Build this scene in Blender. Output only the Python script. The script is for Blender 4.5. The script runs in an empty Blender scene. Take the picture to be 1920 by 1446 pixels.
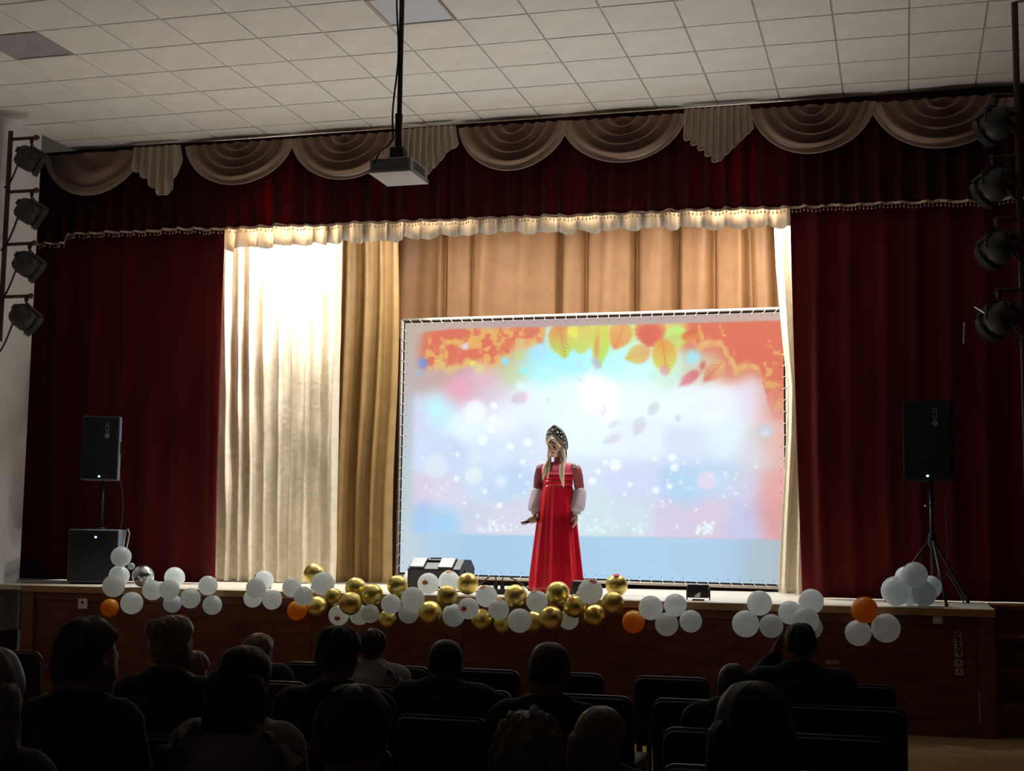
import bpy, bmesh, math, random
import numpy as np
from mathutils import Vector, Matrix, Euler, noise as mnoise

R = math.radians
random.seed(7)
rng = np.random.default_rng(7)
scn = bpy.context.scene
col = scn.collection

# ------------------------------------------------------------------ camera
CZ = 1.57                      # eye height above the hall floor
FPX, YAW, PITCH, ROLL = 2621.46, 0.273318, 0.108379, 0.0134237
def cam_axes():
    cy, sy, cp, sp = math.cos(YAW), math.sin(YAW), math.cos(PITCH), math.sin(PITCH)
    fwd = Vector((-sy*cp, cy*cp, sp)); right = Vector((cy, sy, 0)); up = right.cross(fwd)
    r2 = right*math.cos(ROLL) + up*math.sin(ROLL); u2 = -right*math.sin(ROLL) + up*math.cos(ROLL)
    return r2, u2, fwd
CR, CU, CF = cam_axes()
cam_d = bpy.data.cameras.new('camera'); cam = bpy.data.objects.new('camera', cam_d); col.objects.link(cam)
cam_d.sensor_width = 36; cam_d.sensor_fit = 'HORIZONTAL'; cam_d.lens = FPX/1920*36
cam_d.clip_end = 100
cam.matrix_world = Matrix(((CR.x, CU.x, -CF.x, 0), (CR.y, CU.y, -CF.y, 0), (CR.z, CU.z, -CF.z, CZ), (0, 0, 0, 1)))
scn.camera = cam
def at(u, v, Y):
    """world point seen at photo pixel (u,v) at depth Y"""
    d = CF + CR*((u-960)/FPX) + CU*((723-v)/FPX)
    p = d*(Y/d.y)
    return Vector((p.x, p.y, p.z+CZ))
def pxm(Y):                    # metres per pixel at depth Y
    return Y/FPX*1.02

# ------------------------------------------------------------------ world, light levels, exposure
w = bpy.data.worlds.new('world'); scn.world = w; w.use_nodes = True
w.node_tree.nodes['Background'].inputs[0].default_value = (0.75, 0.85, 1.0, 1)
w.node_tree.nodes['Background'].inputs[1].default_value = 0.015
scn.view_settings.view_transform = 'Standard'
try: scn.view_settings.look = 'None'
except Exception: pass
scn.view_settings.exposure = 0.35
scn.view_settings.gamma = 1.0
scn.view_settings.use_curve_mapping = False
BATTEN_W = 115.0                # each stage floodlight behind the valance
ADDED_UPLIGHT_W = 15.0           # uplights added at the stage edge to brighten the ceiling
ADDED_BACKLIGHT_W = 6.0                  # lamps added to light the valance from behind
SCREEN_GAIN = 0.84

# ------------------------------------------------------------------ material helpers
MATS = {}
def mat(name, c, rough=0.6, metal=0.0, var=0.12, scale=6.0, bump=0.0, bscale=60.0, transl=0.0, tcol=None,
        spec=0.4, sheen=0.0, coat=0.0, stretch=None, emit=None, estr=1.0, alpha=1.0, tvar=None):
    if name in MATS: return MATS[name]
    m = bpy.data.materials.new(name); m.use_nodes = True
    nt = m.node_tree; N = nt.nodes; L = nt.links
    p = N['Principled BSDF']; out = N['Material Output']
    tc = N.new('ShaderNodeTexCoord'); mp = N.new('ShaderNodeMapping')
    if stretch: mp.inputs['Scale'].default_value = stretch
    L.new(tc.outputs['Object'], mp.inputs['Vector'])
    nz = N.new('ShaderNodeTexNoise'); nz.inputs['Scale'].default_value = scale; nz.inputs['Detail'].default_value = 4
    L.new(mp.outputs[0], nz.inputs['Vector'])
    rp = N.new('ShaderNodeValToRGB')
    c = tuple(c)
    rp.color_ramp.elements[0].position = 0.3; rp.color_ramp.elements[1].position = 0.7
    rp.color_ramp.elements[0].color = tuple(max(0, x*(1-var)) for x in c)+(1,)
    rp.color_ramp.elements[1].color = tuple(min(1, x*(1+var)) for x in c)+(1,)
    L.new(nz.outputs['Fac'], rp.inputs[0]); L.new(rp.outputs[0], p.inputs['Base Color'])
    p.inputs['Roughness'].default_value = rough; p.inputs['Metallic'].default_value = metal
    p.inputs['Specular IOR Level'].default_value = spec
    p.inputs['Sheen Weight'].default_value = sheen; p.inputs['Coat Weight'].default_value = coat
    p.inputs['Alpha'].default_value = alpha
    if emit:
        p.inputs['Emission Color'].default_value = tuple(emit)+(1,); p.inputs['Emission Strength'].default_value = estr
    if bump:
        n2 = N.new('ShaderNodeTexNoise'); n2.inputs['Scale'].default_value = bscale; n2.inputs['Detail'].default_value = 5
        L.new(mp.outputs[0], n2.inputs['Vector'])
        b = N.new('ShaderNodeBump'); b.inputs['Strength'].default_value = bump; b.inputs['Distance'].default_value = 0.01
        L.new(n2.outputs['Fac'], b.inputs['Height']); L.new(b.outputs[0], p.inputs['Normal'])
    if transl:
        t = N.new('ShaderNodeBsdfTranslucent')
        if tcol: t.inputs[0].default_value = tuple(tcol)+(1,)
        else: L.new(rp.outputs[0], t.inputs[0])
        mx = N.new('ShaderNodeMixShader'); mx.inputs[0].default_value = transl
        if tvar:
            mt = N.new('ShaderNodeMapping'); mt.inputs['Scale'].default_value = tvar[0]; L.new(tc.outputs['Object'], mt.inputs['Vector'])
            n4 = N.new('ShaderNodeTexNoise'); n4.inputs['Scale'].default_value = 1.0; n4.inputs['Detail'].default_value = 2; L.new(mt.outputs[0], n4.inputs['Vector'])
            mr = N.new('ShaderNodeMapRange'); mr.inputs[1].default_value = .35; mr.inputs[2].default_value = .65; mr.inputs[3].default_value = tvar[1]; mr.inputs[4].default_value = tvar[2]
            L.new(n4.outputs['Fac'], mr.inputs[0]); L.new(mr.outputs[0], mx.inputs[0])
        L.new(p.outputs[0], mx.inputs[1]); L.new(t.outputs[0], mx.inputs[2]); L.new(mx.outputs[0], out.inputs['Surface'])
    MATS[name] = m
    return m
def srgb(r, g, b):
    f = lambda x: (x/12.92 if x <= .04045 else ((x+.055)/1.055)**2.4)
    return (f(r/255), f(g/255), f(b/255))

# ------------------------------------------------------------------ object helpers
def tag(o, label=None, cat=None, group=None, kind=None):
    if label: o['label'] = label
    if cat: o['category'] = cat
    if group: o['group'] = group
    if kind: o['kind'] = kind
    return o
def empty(name, loc, rz=0, label=None, cat=None, group=None):
    o = bpy.data.objects.new(name, None); o.empty_display_size = .1; col.objects.link(o)
    o.location = loc; o.rotation_euler = (0, 0, rz)
    return tag(o, label, cat, group)
def link(name, me, m=None, parent=None, smooth=False):
    o = bpy.data.objects.new(name, me); col.objects.link(o)
    if m is not None and not me.materials: me.materials.append(m)
    if parent is not None: o.parent = parent
    if smooth:
        for p in me.polygons: p.use_smooth = True
    return o
class MB:
    """collects primitive shapes into one mesh"""
    def __init__(s): s.v = []; s.f = []
    def add(s, vs, fs):
        k = len(s.v); s.v += [tuple(v) for v in vs]; s.f += [tuple(i+k for i in f) for f in fs]; return s
    def box(s, c, d, rot=None, bev=0.0):
        c = Vector(c); hx, hy, hz = d[0]/2, d[1]/2, d[2]/2
        if bev <= 0:
            vs = [Vector((x*hx, y*hy, z*hz)) for x in (-1, 1) for y in (-1, 1) for z in (-1, 1)]
            fs = [(0, 1, 3, 2), (4, 6, 7, 5), (0, 4, 5, 1), (2, 3, 7, 6), (0, 2, 6, 4), (1, 5, 7, 3)]
        else:
            bm = bmesh.new(); bmesh.ops.create_cube(bm, size=1.0)
            for v in bm.verts: v.co = Vector((v.co.x*d[0], v.co.y*d[1], v.co.z*d[2]))
            bmesh.ops.bevel(bm, geom=list(bm.edges), offset=bev, segments=2, affect='EDGES', profile=.5)
            bm.verts.index_update()
            vs = [v.co.copy() for v in bm.verts]; fs = [[v.index for v in f.verts] for f in bm.faces]; bm.free()
        if rot is not None:
            M = Euler(rot).to_matrix(); vs = [M @ v for v in vs]
        return s.add([v+c for v in vs], fs)
    def tube(s, pts, r, n=8, caps=True):
        pts = [Vector(p) for p in pts]; rs = r if isinstance(r, (list, tuple)) else [r]*len(pts)
        rings = []; prev = None
        for i, p in enumerate(pts):
            t = (pts[min(i+1, len(pts)-1)]-pts[max(i-1, 0)]).normalized()
            if prev is None:
                a = Vector((0, 0, 1)) if abs(t.z) < .9 else Vector((1, 0, 0)); x = t.cross(a).normalized()
            else:
                x = (prev-t*prev.dot(t)).normalized()
            prev = x; y = t.cross(x)
            rings.append([p+(x*math.cos(2*math.pi*k/n)+y*math.sin(2*math.pi*k/n))*rs[i] for k in range(n)])
        vs = [v for rr in rings for v in rr]; fs = []
        for i in range(len(pts)-1):
            for k in range(n): fs.append((i*n+k, i*n+(k+1) % n, (i+1)*n+(k+1) % n, (i+1)*n+k))
        if caps: fs.append(tuple(range(n))[::-1]); fs.append(tuple((len(pts)-1)*n+k for k in range(n)))
        return s.add(vs, fs)
    def lathe(s, prof, n=24, origin=(0, 0, 0), axis='Z'):
        o = Vector(origin); vs = []; fs = []
        for (r, z) in prof:
            for k in range(n):
                a = 2*math.pi*k/n
                p = Vector((r*math.cos(a), r*math.sin(a), z))
                if axis == 'Y': p = Vector((p.x, p.z, -p.y))
                if axis == 'X': p = Vector((p.z, p.x, p.y))
                vs.append(o+p)
        m = len(prof)
        for i in range(m-1):
            for k in range(n): fs.append((i*n+k, i*n+(k+1) % n, (i+1)*n+(k+1) % n, (i+1)*n+k))
        if prof[0][0] > 1e-6: fs.append(tuple(range(n))[::-1])
        if prof[-1][0] > 1e-6: fs.append(tuple((m-1)*n+k for k in range(n)))
        return s.add(vs, fs)
    def ball(s, c, r, nu=14, nv=9, rot=None):
        c = Vector(c); r = r if isinstance(r, (tuple, list)) else (r, r, r); vs = []; fs = []
        M = Euler(rot).to_matrix() if rot else None
        for j in range(nv+1):
            th = math.pi*j/nv
            for i in range(nu):
                ph = 2*math.pi*i/nu
                p = Vector((math.sin(th)*math.cos(ph)*r[0], math.sin(th)*math.sin(ph)*r[1], math.cos(th)*r[2]))
                if M: p = M @ p
                vs.append(c+p)
        for j in range(nv):
            for i in range(nu):
                a, b, c2, d = j*nu+i, j*nu+(i+1) % nu, (j+1)*nu+(i+1) % nu, (j+1)*nu+i
                if j == 0: fs.append((a, d, c2))
                elif j == nv-1: fs.append((a, d, b))
                else: fs.append((a, d, c2, b))
        return s.add(vs, fs)
    def mesh(s, name):
        me = bpy.data.meshes.new(name); me.from_pydata(s.v, [], s.f); me.update()
        bm = bmesh.new(); bm.from_mesh(me); bmesh.ops.remove_doubles(bm, verts=bm.verts, dist=1e-6)
        bmesh.ops.recalc_face_normals(bm, faces=bm.faces); bm.to_mesh(me); bm.free()
        return me
    def build(s, name, m, parent=None, smooth=False, ang=None):
        o = link(name, s.mesh(name), m, parent, smooth)
        if ang and smooth: smooth_angle(o.data, ang)
        return o
def smooth_angle(me, deg):
    for p in me.polygons: p.use_smooth = True
    bm = bmesh.new(); bm.from_mesh(me)
    for e in bm.edges:
        if len(e.link_faces) == 2 and e.calc_face_angle(0) > R(deg): e.smooth = False
    bm.to_mesh(me); bm.free()
def sheet(name, fn, ns, nt, m, parent=None, thick=0.004, close=False):
    """cloth: a grid surface fn(s,t)->point, with thickness"""
    vs = []; fs = []
    for j in range(nt+1):
        for i in range(ns+1): vs.append(tuple(fn(i/ns, j/nt)))
    for j in range(nt):
        for i in range(ns):
            a = j*(ns+1)+i; fs.append((a, a+1, a+ns+2, a+ns+1))
    me = bpy.data.meshes.new(name); me.from_pydata(vs, [], fs); me.update()
    if close:
        bm = bmesh.new(); bm.from_mesh(me); bmesh.ops.remove_doubles(bm, verts=bm.verts, dist=1e-5); bm.to_mesh(me); bm.free()
    o = link(name, me, m, parent, True)
    if thick:
        sd = o.modifiers.new('thick', 'SOLIDIFY'); sd.thickness = thick; sd.offset = 0
    return o
def copy_tree(o, parent=None):
    c = o.copy(); col.objects.link(c); c.parent = parent
    for ch in [x for x in o.children]: copy_tree(ch, c)
    return c
def n3(x, y=0, z=0): return mnoise.noise(Vector((x, y, z)))

# union of overlapping rounded volumes into one continuous skin
def blob_mesh(name, prims, voxel=.014, smooth=6):
    b = MB()
    for p in prims:
        if p[0] == 'e': b.ball(p[1], p[2], 16, 10, p[3] if len(p) > 3 else None)
        else:
            a, c, r0, r1 = Vector(p[1]), Vector(p[2]), p[3], p[4]
            n = max(2, int((c-a).length/(min(r0, r1)*.45))+1)
            for i in range(n+1):
                t = i/n; b.ball(a.lerp(c, t), r0+(r1-r0)*t, 12, 8)
    me = bpy.data.meshes.new(name); me.from_pydata(b.v, [], b.f); me.update()
    o = bpy.data.objects.new('tmp', me); col.objects.link(o)
    rm = o.modifiers.new('r', 'REMESH'); rm.mode = 'VOXEL'; rm.voxel_size = voxel
    sm = o.modifiers.new('s', 'SMOOTH'); sm.factor = .5; sm.iterations = smooth
    dg = bpy.context.evaluated_depsgraph_get()
    res = bpy.data.meshes.new_from_object(o.evaluated_get(dg)); res.name = name
    bpy.data.objects.remove(o); bpy.data.meshes.remove(me)
    for p in res.polygons: p.use_smooth = True
    return res

def puff(me, fn):
    n_ = len(me.vertices); co = np.empty(n_*3, np.float32); no = np.empty(n_*3, np.float32)
    me.vertices.foreach_get('co', co); me.vertices.foreach_get('normal', no); co = co.reshape(-1, 3); no = no.reshape(-1, 3)
    d = np.array([fn(Vector(c)) for c in co.tolist()], np.float32); co += no*d[:, None]
    me.vertices.foreach_set('co', co.ravel()); me.update()

# ------------------------------------------------------------------ materials
M_tile = mat('ceiling_tile_mineral', (.78, .76, .72), .9, var=.05, scale=3, bump=.15, bscale=220)
M_grid = mat('ceiling_grid_metal', (.50, .48, .44), .5, var=.08)
M_panel_off = mat('diffuser_off_blue_reflection', (.62, .68, .78), .35, var=.04)  # unlit; a bluish reflection is put into the diffuser colour
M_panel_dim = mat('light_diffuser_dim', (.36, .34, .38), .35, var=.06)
M_plaster = mat('wall_plaster', (.74, .72, .72), .85, var=.04, bump=.1, bscale=90)
M_plaster_dark = mat('wall_paint_brown', (.10, .035, .02), .7, var=.2)
M_wood_red = mat('stage_veneer_red_brown', (.15, .040, .020), .42, var=.35, scale=3, stretch=(1, 1, 6), bump=.05)
M_wood_frame = mat('stage_frame_wood', (.17, .06, .025), .45, var=.3, scale=4, stretch=(1, 1, 5))
M_wood_light = mat('light_plywood', (.52, .30, .12), .5, var=.2, scale=4, stretch=(1, 1, 4))
M_floor = mat('hall_floor_boards', (.42, .27, .14), .45, var=.2, scale=2, stretch=(1, 6, 1))
M_stagefloor = mat('stage_floor_linoleum', (.62, .58, .48), .4, var=.06, scale=2)
M_edge = mat('stage_edge_wood', (.42, .24, .10), .45, var=.2, scale=5, stretch=(1, 5, 1))
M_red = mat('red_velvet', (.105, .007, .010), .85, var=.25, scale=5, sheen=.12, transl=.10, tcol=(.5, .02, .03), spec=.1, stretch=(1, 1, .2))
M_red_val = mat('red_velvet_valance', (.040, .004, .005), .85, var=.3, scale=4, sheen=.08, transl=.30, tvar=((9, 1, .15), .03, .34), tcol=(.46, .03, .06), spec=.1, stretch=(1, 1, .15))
M_swag = mat('beige_voile', (.37, .235, .175), .7, var=.12, scale=5, transl=.22, tcol=(.6, .35, .28), sheen=.2)
M_hem = mat('beige_voile_hem', (.50, .37, .30), .7, var=.1, transl=.12)
M_jabot = mat('cream_jabot_satin', (.46, .38, .29), .5, var=.12, transl=.12)
M_fringe = mat('cream_fringe_braid', (.55, .40, .32), .7, var=.2)
M_cream = mat('cream_satin', (.82, .72, .55), .32, var=.10, scale=14, transl=.10, spec=.55, bump=.35, bscale=26)
M_pelmet = mat('pale_pelmet_satin', (.86, .82, .76), .4, var=.06, transl=.28, tcol=(.85, .72, .55))
M_gold = mat('gold_curtain_satin', (.36, .215, .08), .45, var=.12, scale=6, transl=.06, bump=.12, bscale=30, spec=.4)
M_gold2 = mat('tan_backdrop_satin', (.225, .11, .043), .55, var=.10, scale=5, transl=.06, bump=.1, bscale=24, spec=.3)
M_black = mat('black_plastic', (.012, .013, .016), .45, var=.2)
M_blackm = mat('black_painted_metal', (.02, .018, .018), .5, var=.2)
M_lamp = mat('spotlight_housing', (.032, .030, .029), .55, var=.2)
M_pole = mat('brown_painted_pipe', (.07, .03, .025), .5, var=.2)
M_cord = mat('black_cable_rubber', (.015, .015, .015), .6, var=.1)
M_white = mat('white_plastic', (.78, .78, .74), .4, var=.04)
M_grey = mat('grey_side_laminate', (.16, .19, .23), .5, var=.1)
M_proj = mat('projector_shell', (.62, .60, .55), .4, var=.06)
M_projdark = mat('projector_shade_grey', (.26, .255, .255), .5, var=.1)  # grey puts the shade of the projector's rear face into its colour
M_metal = mat('galvanised_metal', (.55, .55, .55), .3, metal=1, var=.1)
M_frame = mat('screen_frame_white', (.46, .41, .36), .45, var=.05)
M_chair = mat('chair_dark_upholstery', (.018, .007, .007), .6, var=.3, bump=.1)
M_chairf = mat('chair_frame_edge', (.05, .03, .028), .3, var=.2, spec=.6)
M_led_g = mat('led_green', (.1, .8, .4), .4, emit=(.25, 1, .6), estr=4)
M_led_b = mat('led_blue', (.2, .2, .9), .4, emit=(.3, .4, 1), estr=4)
M_logo = mat('grille_logo_grey', (.20, .20, .21), .5, var=.05)
M_paper = mat('white_paper', (.8, .8, .76), .8, var=.05)
M_plate = mat('letter_tile_beige', (.42, .36, .30), .6, var=.08)
M_ink = mat('letter_ink_dark', (.01, .008, .008), .7, var=.1)

# ------------------------------------------------------------------ setting: levels (metres)
STZ = CZ - .532                # stage floor
CEZ = CZ + 4.255               # ceiling
SFY = 12.2                     # stage front plane
VY = 13.42                     # valance plane
WLX = -8.87                    # left wall plane
WRX = 2.35

# floor of the hall
b = MB(); b.box(((WLX+WRX)/2, 3.0, -.05), (WRX-WLX+2, 19.5, .1))
tag(b.build('floor', M_floor), 'brown hall floor in front of the stage', 'floor', kind='structure')
# left wall: plaster over a dark painted dado
b = MB(); b.box((WLX-.08, 3.4, (CZ-1.015+CEZ)/2), (.16, 18.72, CEZ-(CZ-1.015)))
wl = tag(b.build('wall_left', M_plaster), 'pale plaster side wall left of the stage', 'wall', kind='structure')
b = MB(); b.box((WLX-.07, 3.4, (CZ-1.015)/2), (.16, 18.72, CZ-1.015)); b.build('dado', M_plaster_dark, wl)
# right wall (outside the picture)
b = MB(); b.box((WRX+.08, 4.5, CEZ/2), (.16, 22.0, CEZ))
tag(b.build('wall_right', M_plaster_dark), 'dark side wall right of the stage steps', 'wall', kind='structure')
# back wall of the stage house and its lid
b = MB(); b.box((-3.6, 16.2, CEZ/2+.2), (13.5, .2, CEZ+.4))
tag(b.build('wall_back', M_plaster_dark), 'dark rear wall of the stage house', 'wall', kind='structure')

# ceiling: one slab, T-bar grid, separate tiles
X0, Y0, T = -7.088, 10.625, .6
b = MB(); b.box(((WLX+WRX)/2, (VY+.08-5)/2, CEZ+.049), (WRX-WLX, VY+.08+5, .09))
b.box((-3.6, 15.0, CEZ+.5), (13.5, 3.0, .1))
ce = tag(b.build('ceiling', M_grid), 'suspended ceiling of square pale tiles', 'ceiling', kind='structure')
tile_me = MB().box((0, 0, 0), (.584, .584, .014), bev=.002).mesh('ceiling_tile'); tile_me.materials.append(M_tile)
tiles = []
for r in range(-4, 5):
    for k in range(-3, 16):
        x = X0+T*(k+.5); y = Y0+T*(r+.5)
        if x-.28 < WLX or y > VY: continue
        if (r == -1) and k in (-1, 5, 11): continue          # light panels sit here
        o = bpy.data.objects.new('ceiling_tile', tile_me); col.objects.link(o); o.parent = ce
        sy = 1.0; yy = y
        if y+.286 > VY-.02:
            y1 = VY-.03; y0 = y-.286; sy = (y1-y0)/.572; yy = (y0+y1)/2
        o.location = (x, yy, CEZ+.002+random.uniform(-.001, .001)); o.scale = (1, sy, 1)
# half tiles along the left wall
for r in range(-4, 5):
    xl = WLX+.01; xr = X0+T*(-2)-.014 if False else X0-T*3+.586
    w_ = (X0-T*3+.6-.014)-(WLX+.01)
    if w_ > .05:
        o = bpy.data.objects.new('ceiling_tile', tile_me); col.objects.link(o); o.parent = ce
        o.location = (WLX+.01+w_/2, Y0+T*(r+.5) if r < 4 else Y0+T*4.32, CEZ+.002); o.scale = (w_/.572, 1 if r < 4 else .62, 1)
for k, m, lab in ((-1, M_panel_dim, 'unlit grey square ceiling light panel above the left spotlights'),
                  (5, M_panel_off, 'pale blue square ceiling light panel beside the projector pole'),
                  (11, M_panel_off, 'square ceiling light panel above the right half of the stage')):
    x = X0+T*(k+.5); y = Y0+T*(-1+.5)
    e = empty('ceiling_light', (x, y, CEZ), 0, lab, 'ceiling light', 'square ceiling light panels')
    b = MB()
    for sx in (-1, 1):
        b.box((sx*.281, 0, -.002), (.018, .58, .02)); b.box((0, sx*.281, -.002), (.544, .018, .02))
    b.build('frame', M_frame, e)
    MB().box((0, 0, .001), (.545, .545, .012), bev=.003).build('diffuser', m, e)

# ------------------------------------------------------------------ the stage
SX0, SX1 = at(45, 1095, SFY).x, at(1866, 1143, SFY).x
st = empty('stage', ((SX0+SX1)/2, SFY, 0), 0, 'raised wooden stage with red-brown front and pale floor', 'stage')
ox = (SX0+SX1)/2
def stpart(name, c, d, m, bev=.004):
    return MB().box((c[0]-ox, c[1]-SFY, c[2]), d, bev=bev).build(name, m, st)
W = SX1-SX0
stpart('stage_floor', (ox-.35, (SFY+16.1)/2, STZ-.025), (W+.7, 16.1-SFY, .05), M_stagefloor)
stpart('stage_floor', (SX1+.62, (13.45+16.1)/2, STZ-.025), (1.22, 16.1-13.45, .05), M_stagefloor)
stpart('edge_board', (ox, SFY-.012, STZ-.032), (W, .05, .062), M_edge)
# front panels between posts
posts = [SX0+.07, SX1-.07]
for x in posts: stpart('post', (x, SFY+.01, (STZ-.06)/2), (.13, .07, STZ-.065), M_wood_frame)
n = 6; pw = (W-.28)/n
for i in range(n):
    stpart('front_panel', (SX0+.14+pw*(i+.5), SFY+.03, (STZ-.06+.10)/2), (pw-.004, .03, STZ-.17), M_wood_red, .002)
stpart('top_rail', (ox, SFY+.012, STZ-.10), (W-.27, .035, .07), M_wood_frame)
stpart('base_rail', (ox, SFY+.008, .06), (W-.27, .06, .12), M_wood_frame)
stpart('side_board', (SX0-.22, 12.70, STZ-.24), (.32, .03, .49), M_wood_light)
# steps up to the stage at the right
sp = empty('stage_steps', (1.30, 12.3, 0), 0, 'dark wooden steps up to the stage at its right end', 'steps')
for i in range(4):
    z = STZ*(i+1)/4 - (.0 if i < 3 else .0); y0 = .0+.27*i
    MB().box((.09, y0+.02+.14, z-.02), (1.36, .30, .04), bev=.006).build('tread', M_wood_frame, sp)
    MB().box((.09, y0+.05, z-.04-(STZ/4-.04)/2), (1.34, .03, STZ/4-.04)).build('riser', M_wood_red, sp)
for x in (-.57, .75): MB().box((x, .62, STZ*.30), (.03, 1.0, STZ*.55)).build('stringer', M_wood_red, sp)

# small fittings on the stage front
def fitting(name, u0, v0, u1, v1, m, label, cat, depth=.03, extra=None, Y=SFY+.015):
    a = at(u0, v0, Y); c = at(u1, v1, Y); cx, cz = (a.x+c.x)/2, (a.z+c.z)/2; w_, h_ = c.x-a.x, a.z-c.z
    e = empty(name, (cx, Y-depth/2-.001, cz), 0, label, cat)
    MB().box((0, 0, 0), (w_, depth, h_), bev=.005).build('cover', m, e)
    if extra: extra(e, w_, h_, depth)
    return e
def sock(e, w_, h_, d):
    b = MB(); b.lathe([(.012, -d/2-.006), (.016, -d/2-.002), (.016, -d/2)], 16, (0, 0, h_*.12), 'Y'); b.build('outlet_ring', M_ink, e)
def rocker(e, w_, h_, d): MB().box((0, -d/2-.003, 0), (w_*.55, .008, h_*.55), bev=.002).build('rocker', M_white, e)
fitting('power_socket', 150, 1122, 165, 1142, M_white, 'white power socket on the stage front below the subwoofer', 'socket', extra=sock)
fitting('switch_box', 1749, 1152, 1768, 1170, M_white, 'square white switch box on stage front under right tripod', 'switch', extra=rocker)
fitting('power_socket', 1690, 1345, 1702, 1371, M_white, 'small white socket low on the stage front by the base rail', 'socket', extra=sock)
def knobs(e, w_, h_, d): MB().box((0, -d/2-.008, 0), (w_*.6, .016, h_*.4), bev=.003).build('latch', M_edge, e)
fitting('door_latch', 1548, 1238, 1574, 1246, M_wood_light, 'small wooden latch on the stage front right of centre', 'latch', .015, knobs)
# five letter tiles in a column
def glyph_C(e, w_, h_, d):
    b = MB(); pts = []
    for i in range(13):
        a = R(50+260*i/12); pts.append((math.cos(a)*w_*.30, -d/2-.002, math.sin(a)*h_*.30))
    b.tube(pts, .010, 6); b.build('letter', M_ink, e)
def glyph_bars(kind):
    def f(e, w_, h_, d):
        b = MB(); y = -d/2-.002
        if kind == 1:
            b.box((0, y, 0), (.012, .004, h_*.55)); b.box((0, y, h_*.25), (.034, .004, .010)); b.box((0, y, -h_*.25), (.034, .004, .010))
        elif kind == 2:
            b.box((0, y, h_*.24), (.034, .004, .012)); b.box((-.006, y, .01), (.012, .004, h_*.3)); b.box((.006, y, -h_*.16), (.014, .004, h_*.25))
        else:
            b.box((0, y, .004), (.013, .004, h_*.50))
        b.build('letter', M_ink, e)
    return f
tl = [(1789, 1184, 1804, 1200, glyph_C, 'beige letter tile with large dark C, topmost of five'),
      (1789, 1201, 1805, 1217, glyph_bars(1), 'second beige letter tile from top on stage front'),
      (1790, 1218, 1806, 1233, glyph_bars(2), 'middle beige letter tile of the column of five'),
      (1790, 1236, 1806, 1251, glyph_bars(3), 'fourth beige letter tile from top on stage front'),
      (1791, 1253, 1807, 1267, glyph_bars(3), 'lowest beige letter tile of the column of five')]
for (a0, b0, a1, b1, g, lab) in tl:
    o = fitting('letter_tile', a0, b0, a1, b1, M_plate, lab, 'letter tile', .012, g, Y=SFY+.015); o['group'] = 'column of letter tiles on the stage front'

# ------------------------------------------------------------------ stage cloths
def folds(x, n, A, seed, warp=.35):
    """fold relief along a cloth of normalised width x"""
    ph = n*x*2*math.pi + warp*2*math.pi*n3(x*n*.45, seed, 3.1)
    return A*(math.sin(ph)*.75+.25*math.sin(2*ph+1.3)) + A*.6*n3(x*n*1.3, seed*1.7, 9.0)
def hang(name, xl, xr, zt, zb, Y, n, A, seed, m, parent=None, ns=None, nt=16, flare=1.0, sway=.03, thick=.006):
    """xl/xr functions of t (0 top..1 foot) or numbers"""
    XL = xl if callable(xl) else (lambda t: xl); XR = xr if callable(xr) else (lambda t: xr)
    ZB = zb if callable(zb) else (lambda s: zb); ZT = zt if callable(zt) else (lambda s: zt)
    def fn(s, t):
        x = XL(t)+(XR(t)-XL(t))*s
        y = Y+folds(s+.012*math.sin(t*3+seed), n, A*(.75+.35*t*flare), seed)+sway*n3(s*3, t*2.2, seed)
        z = ZT(s)+(ZB(s)-ZT(s))*t
        return (x, y, z)
    return sheet(name, fn, ns or n*12, nt, m, parent, thick)

# red legs
def cloth_thing(name, label, cat, loc):
    return empty(name, loc, 0, label, cat)
LX0, LX1 = -9.25, at(400, 800, VY).x
e = tag(hang('leg_curtain', LX0-.5, lambda t: at(408, 430, VY).x+(at(394, 1095, VY).x-at(408, 430, VY).x)*t, CEZ-.02, STZ+.012, VY+.13, 7, .034, 2.0, M_red, ns=150),
        'tall dark red velvet curtain left of the stage opening', 'curtain')
e = tag(hang('leg_curtain', lambda t: at(1478, 400, VY).x+(at(1502, 1095, VY).x-at(1478, 400, VY).x)*(t**1.6), 1.75, CEZ-.02, STZ+.012, VY+.13, 9, .034, 5.0, M_red, ns=170),
        'tall dark red velvet curtain right of the stage opening', 'curtain')

# red valance with fringe, swags and jabots are separate cloths on the same rail
va = empty('valance', (-4.0, VY, CEZ), 0, 'dark red pleated velvet valance with cream tassel fringe', 'valance')
VX0, VX1 = -9.7, 1.75
def val_bot(x):
    t = (x-VX0)/(VX1-VX0)
    return CZ+3.30-.145*t + .022*n3(x*2.3, 4) + (.0 if x > -8.95 else -.10)
def val_y(x, t):
    s = (x-VX0)/(VX1-VX0)
    return VY+folds(s, 62, .030*(.5+.7*t), 1.3)
def fnv(s, t):
    x = VX0+(VX1-VX0)*s; zt = CEZ-.03
    return (x+4.0, val_y(x, t)-VY, zt+(val_bot(x)-zt)*t-CEZ)
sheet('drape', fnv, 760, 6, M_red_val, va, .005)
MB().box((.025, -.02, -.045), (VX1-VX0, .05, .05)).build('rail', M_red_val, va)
b = MB(); nb = 620
pts = []
for i in range(nb+1):
    x = VX0+(VX1-VX0)*i/nb; y = val_y(x, 1.0)-.008; z = val_bot(x)
    pts.append(Vector((x+4.0, y-VY, z-CEZ)))
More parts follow.
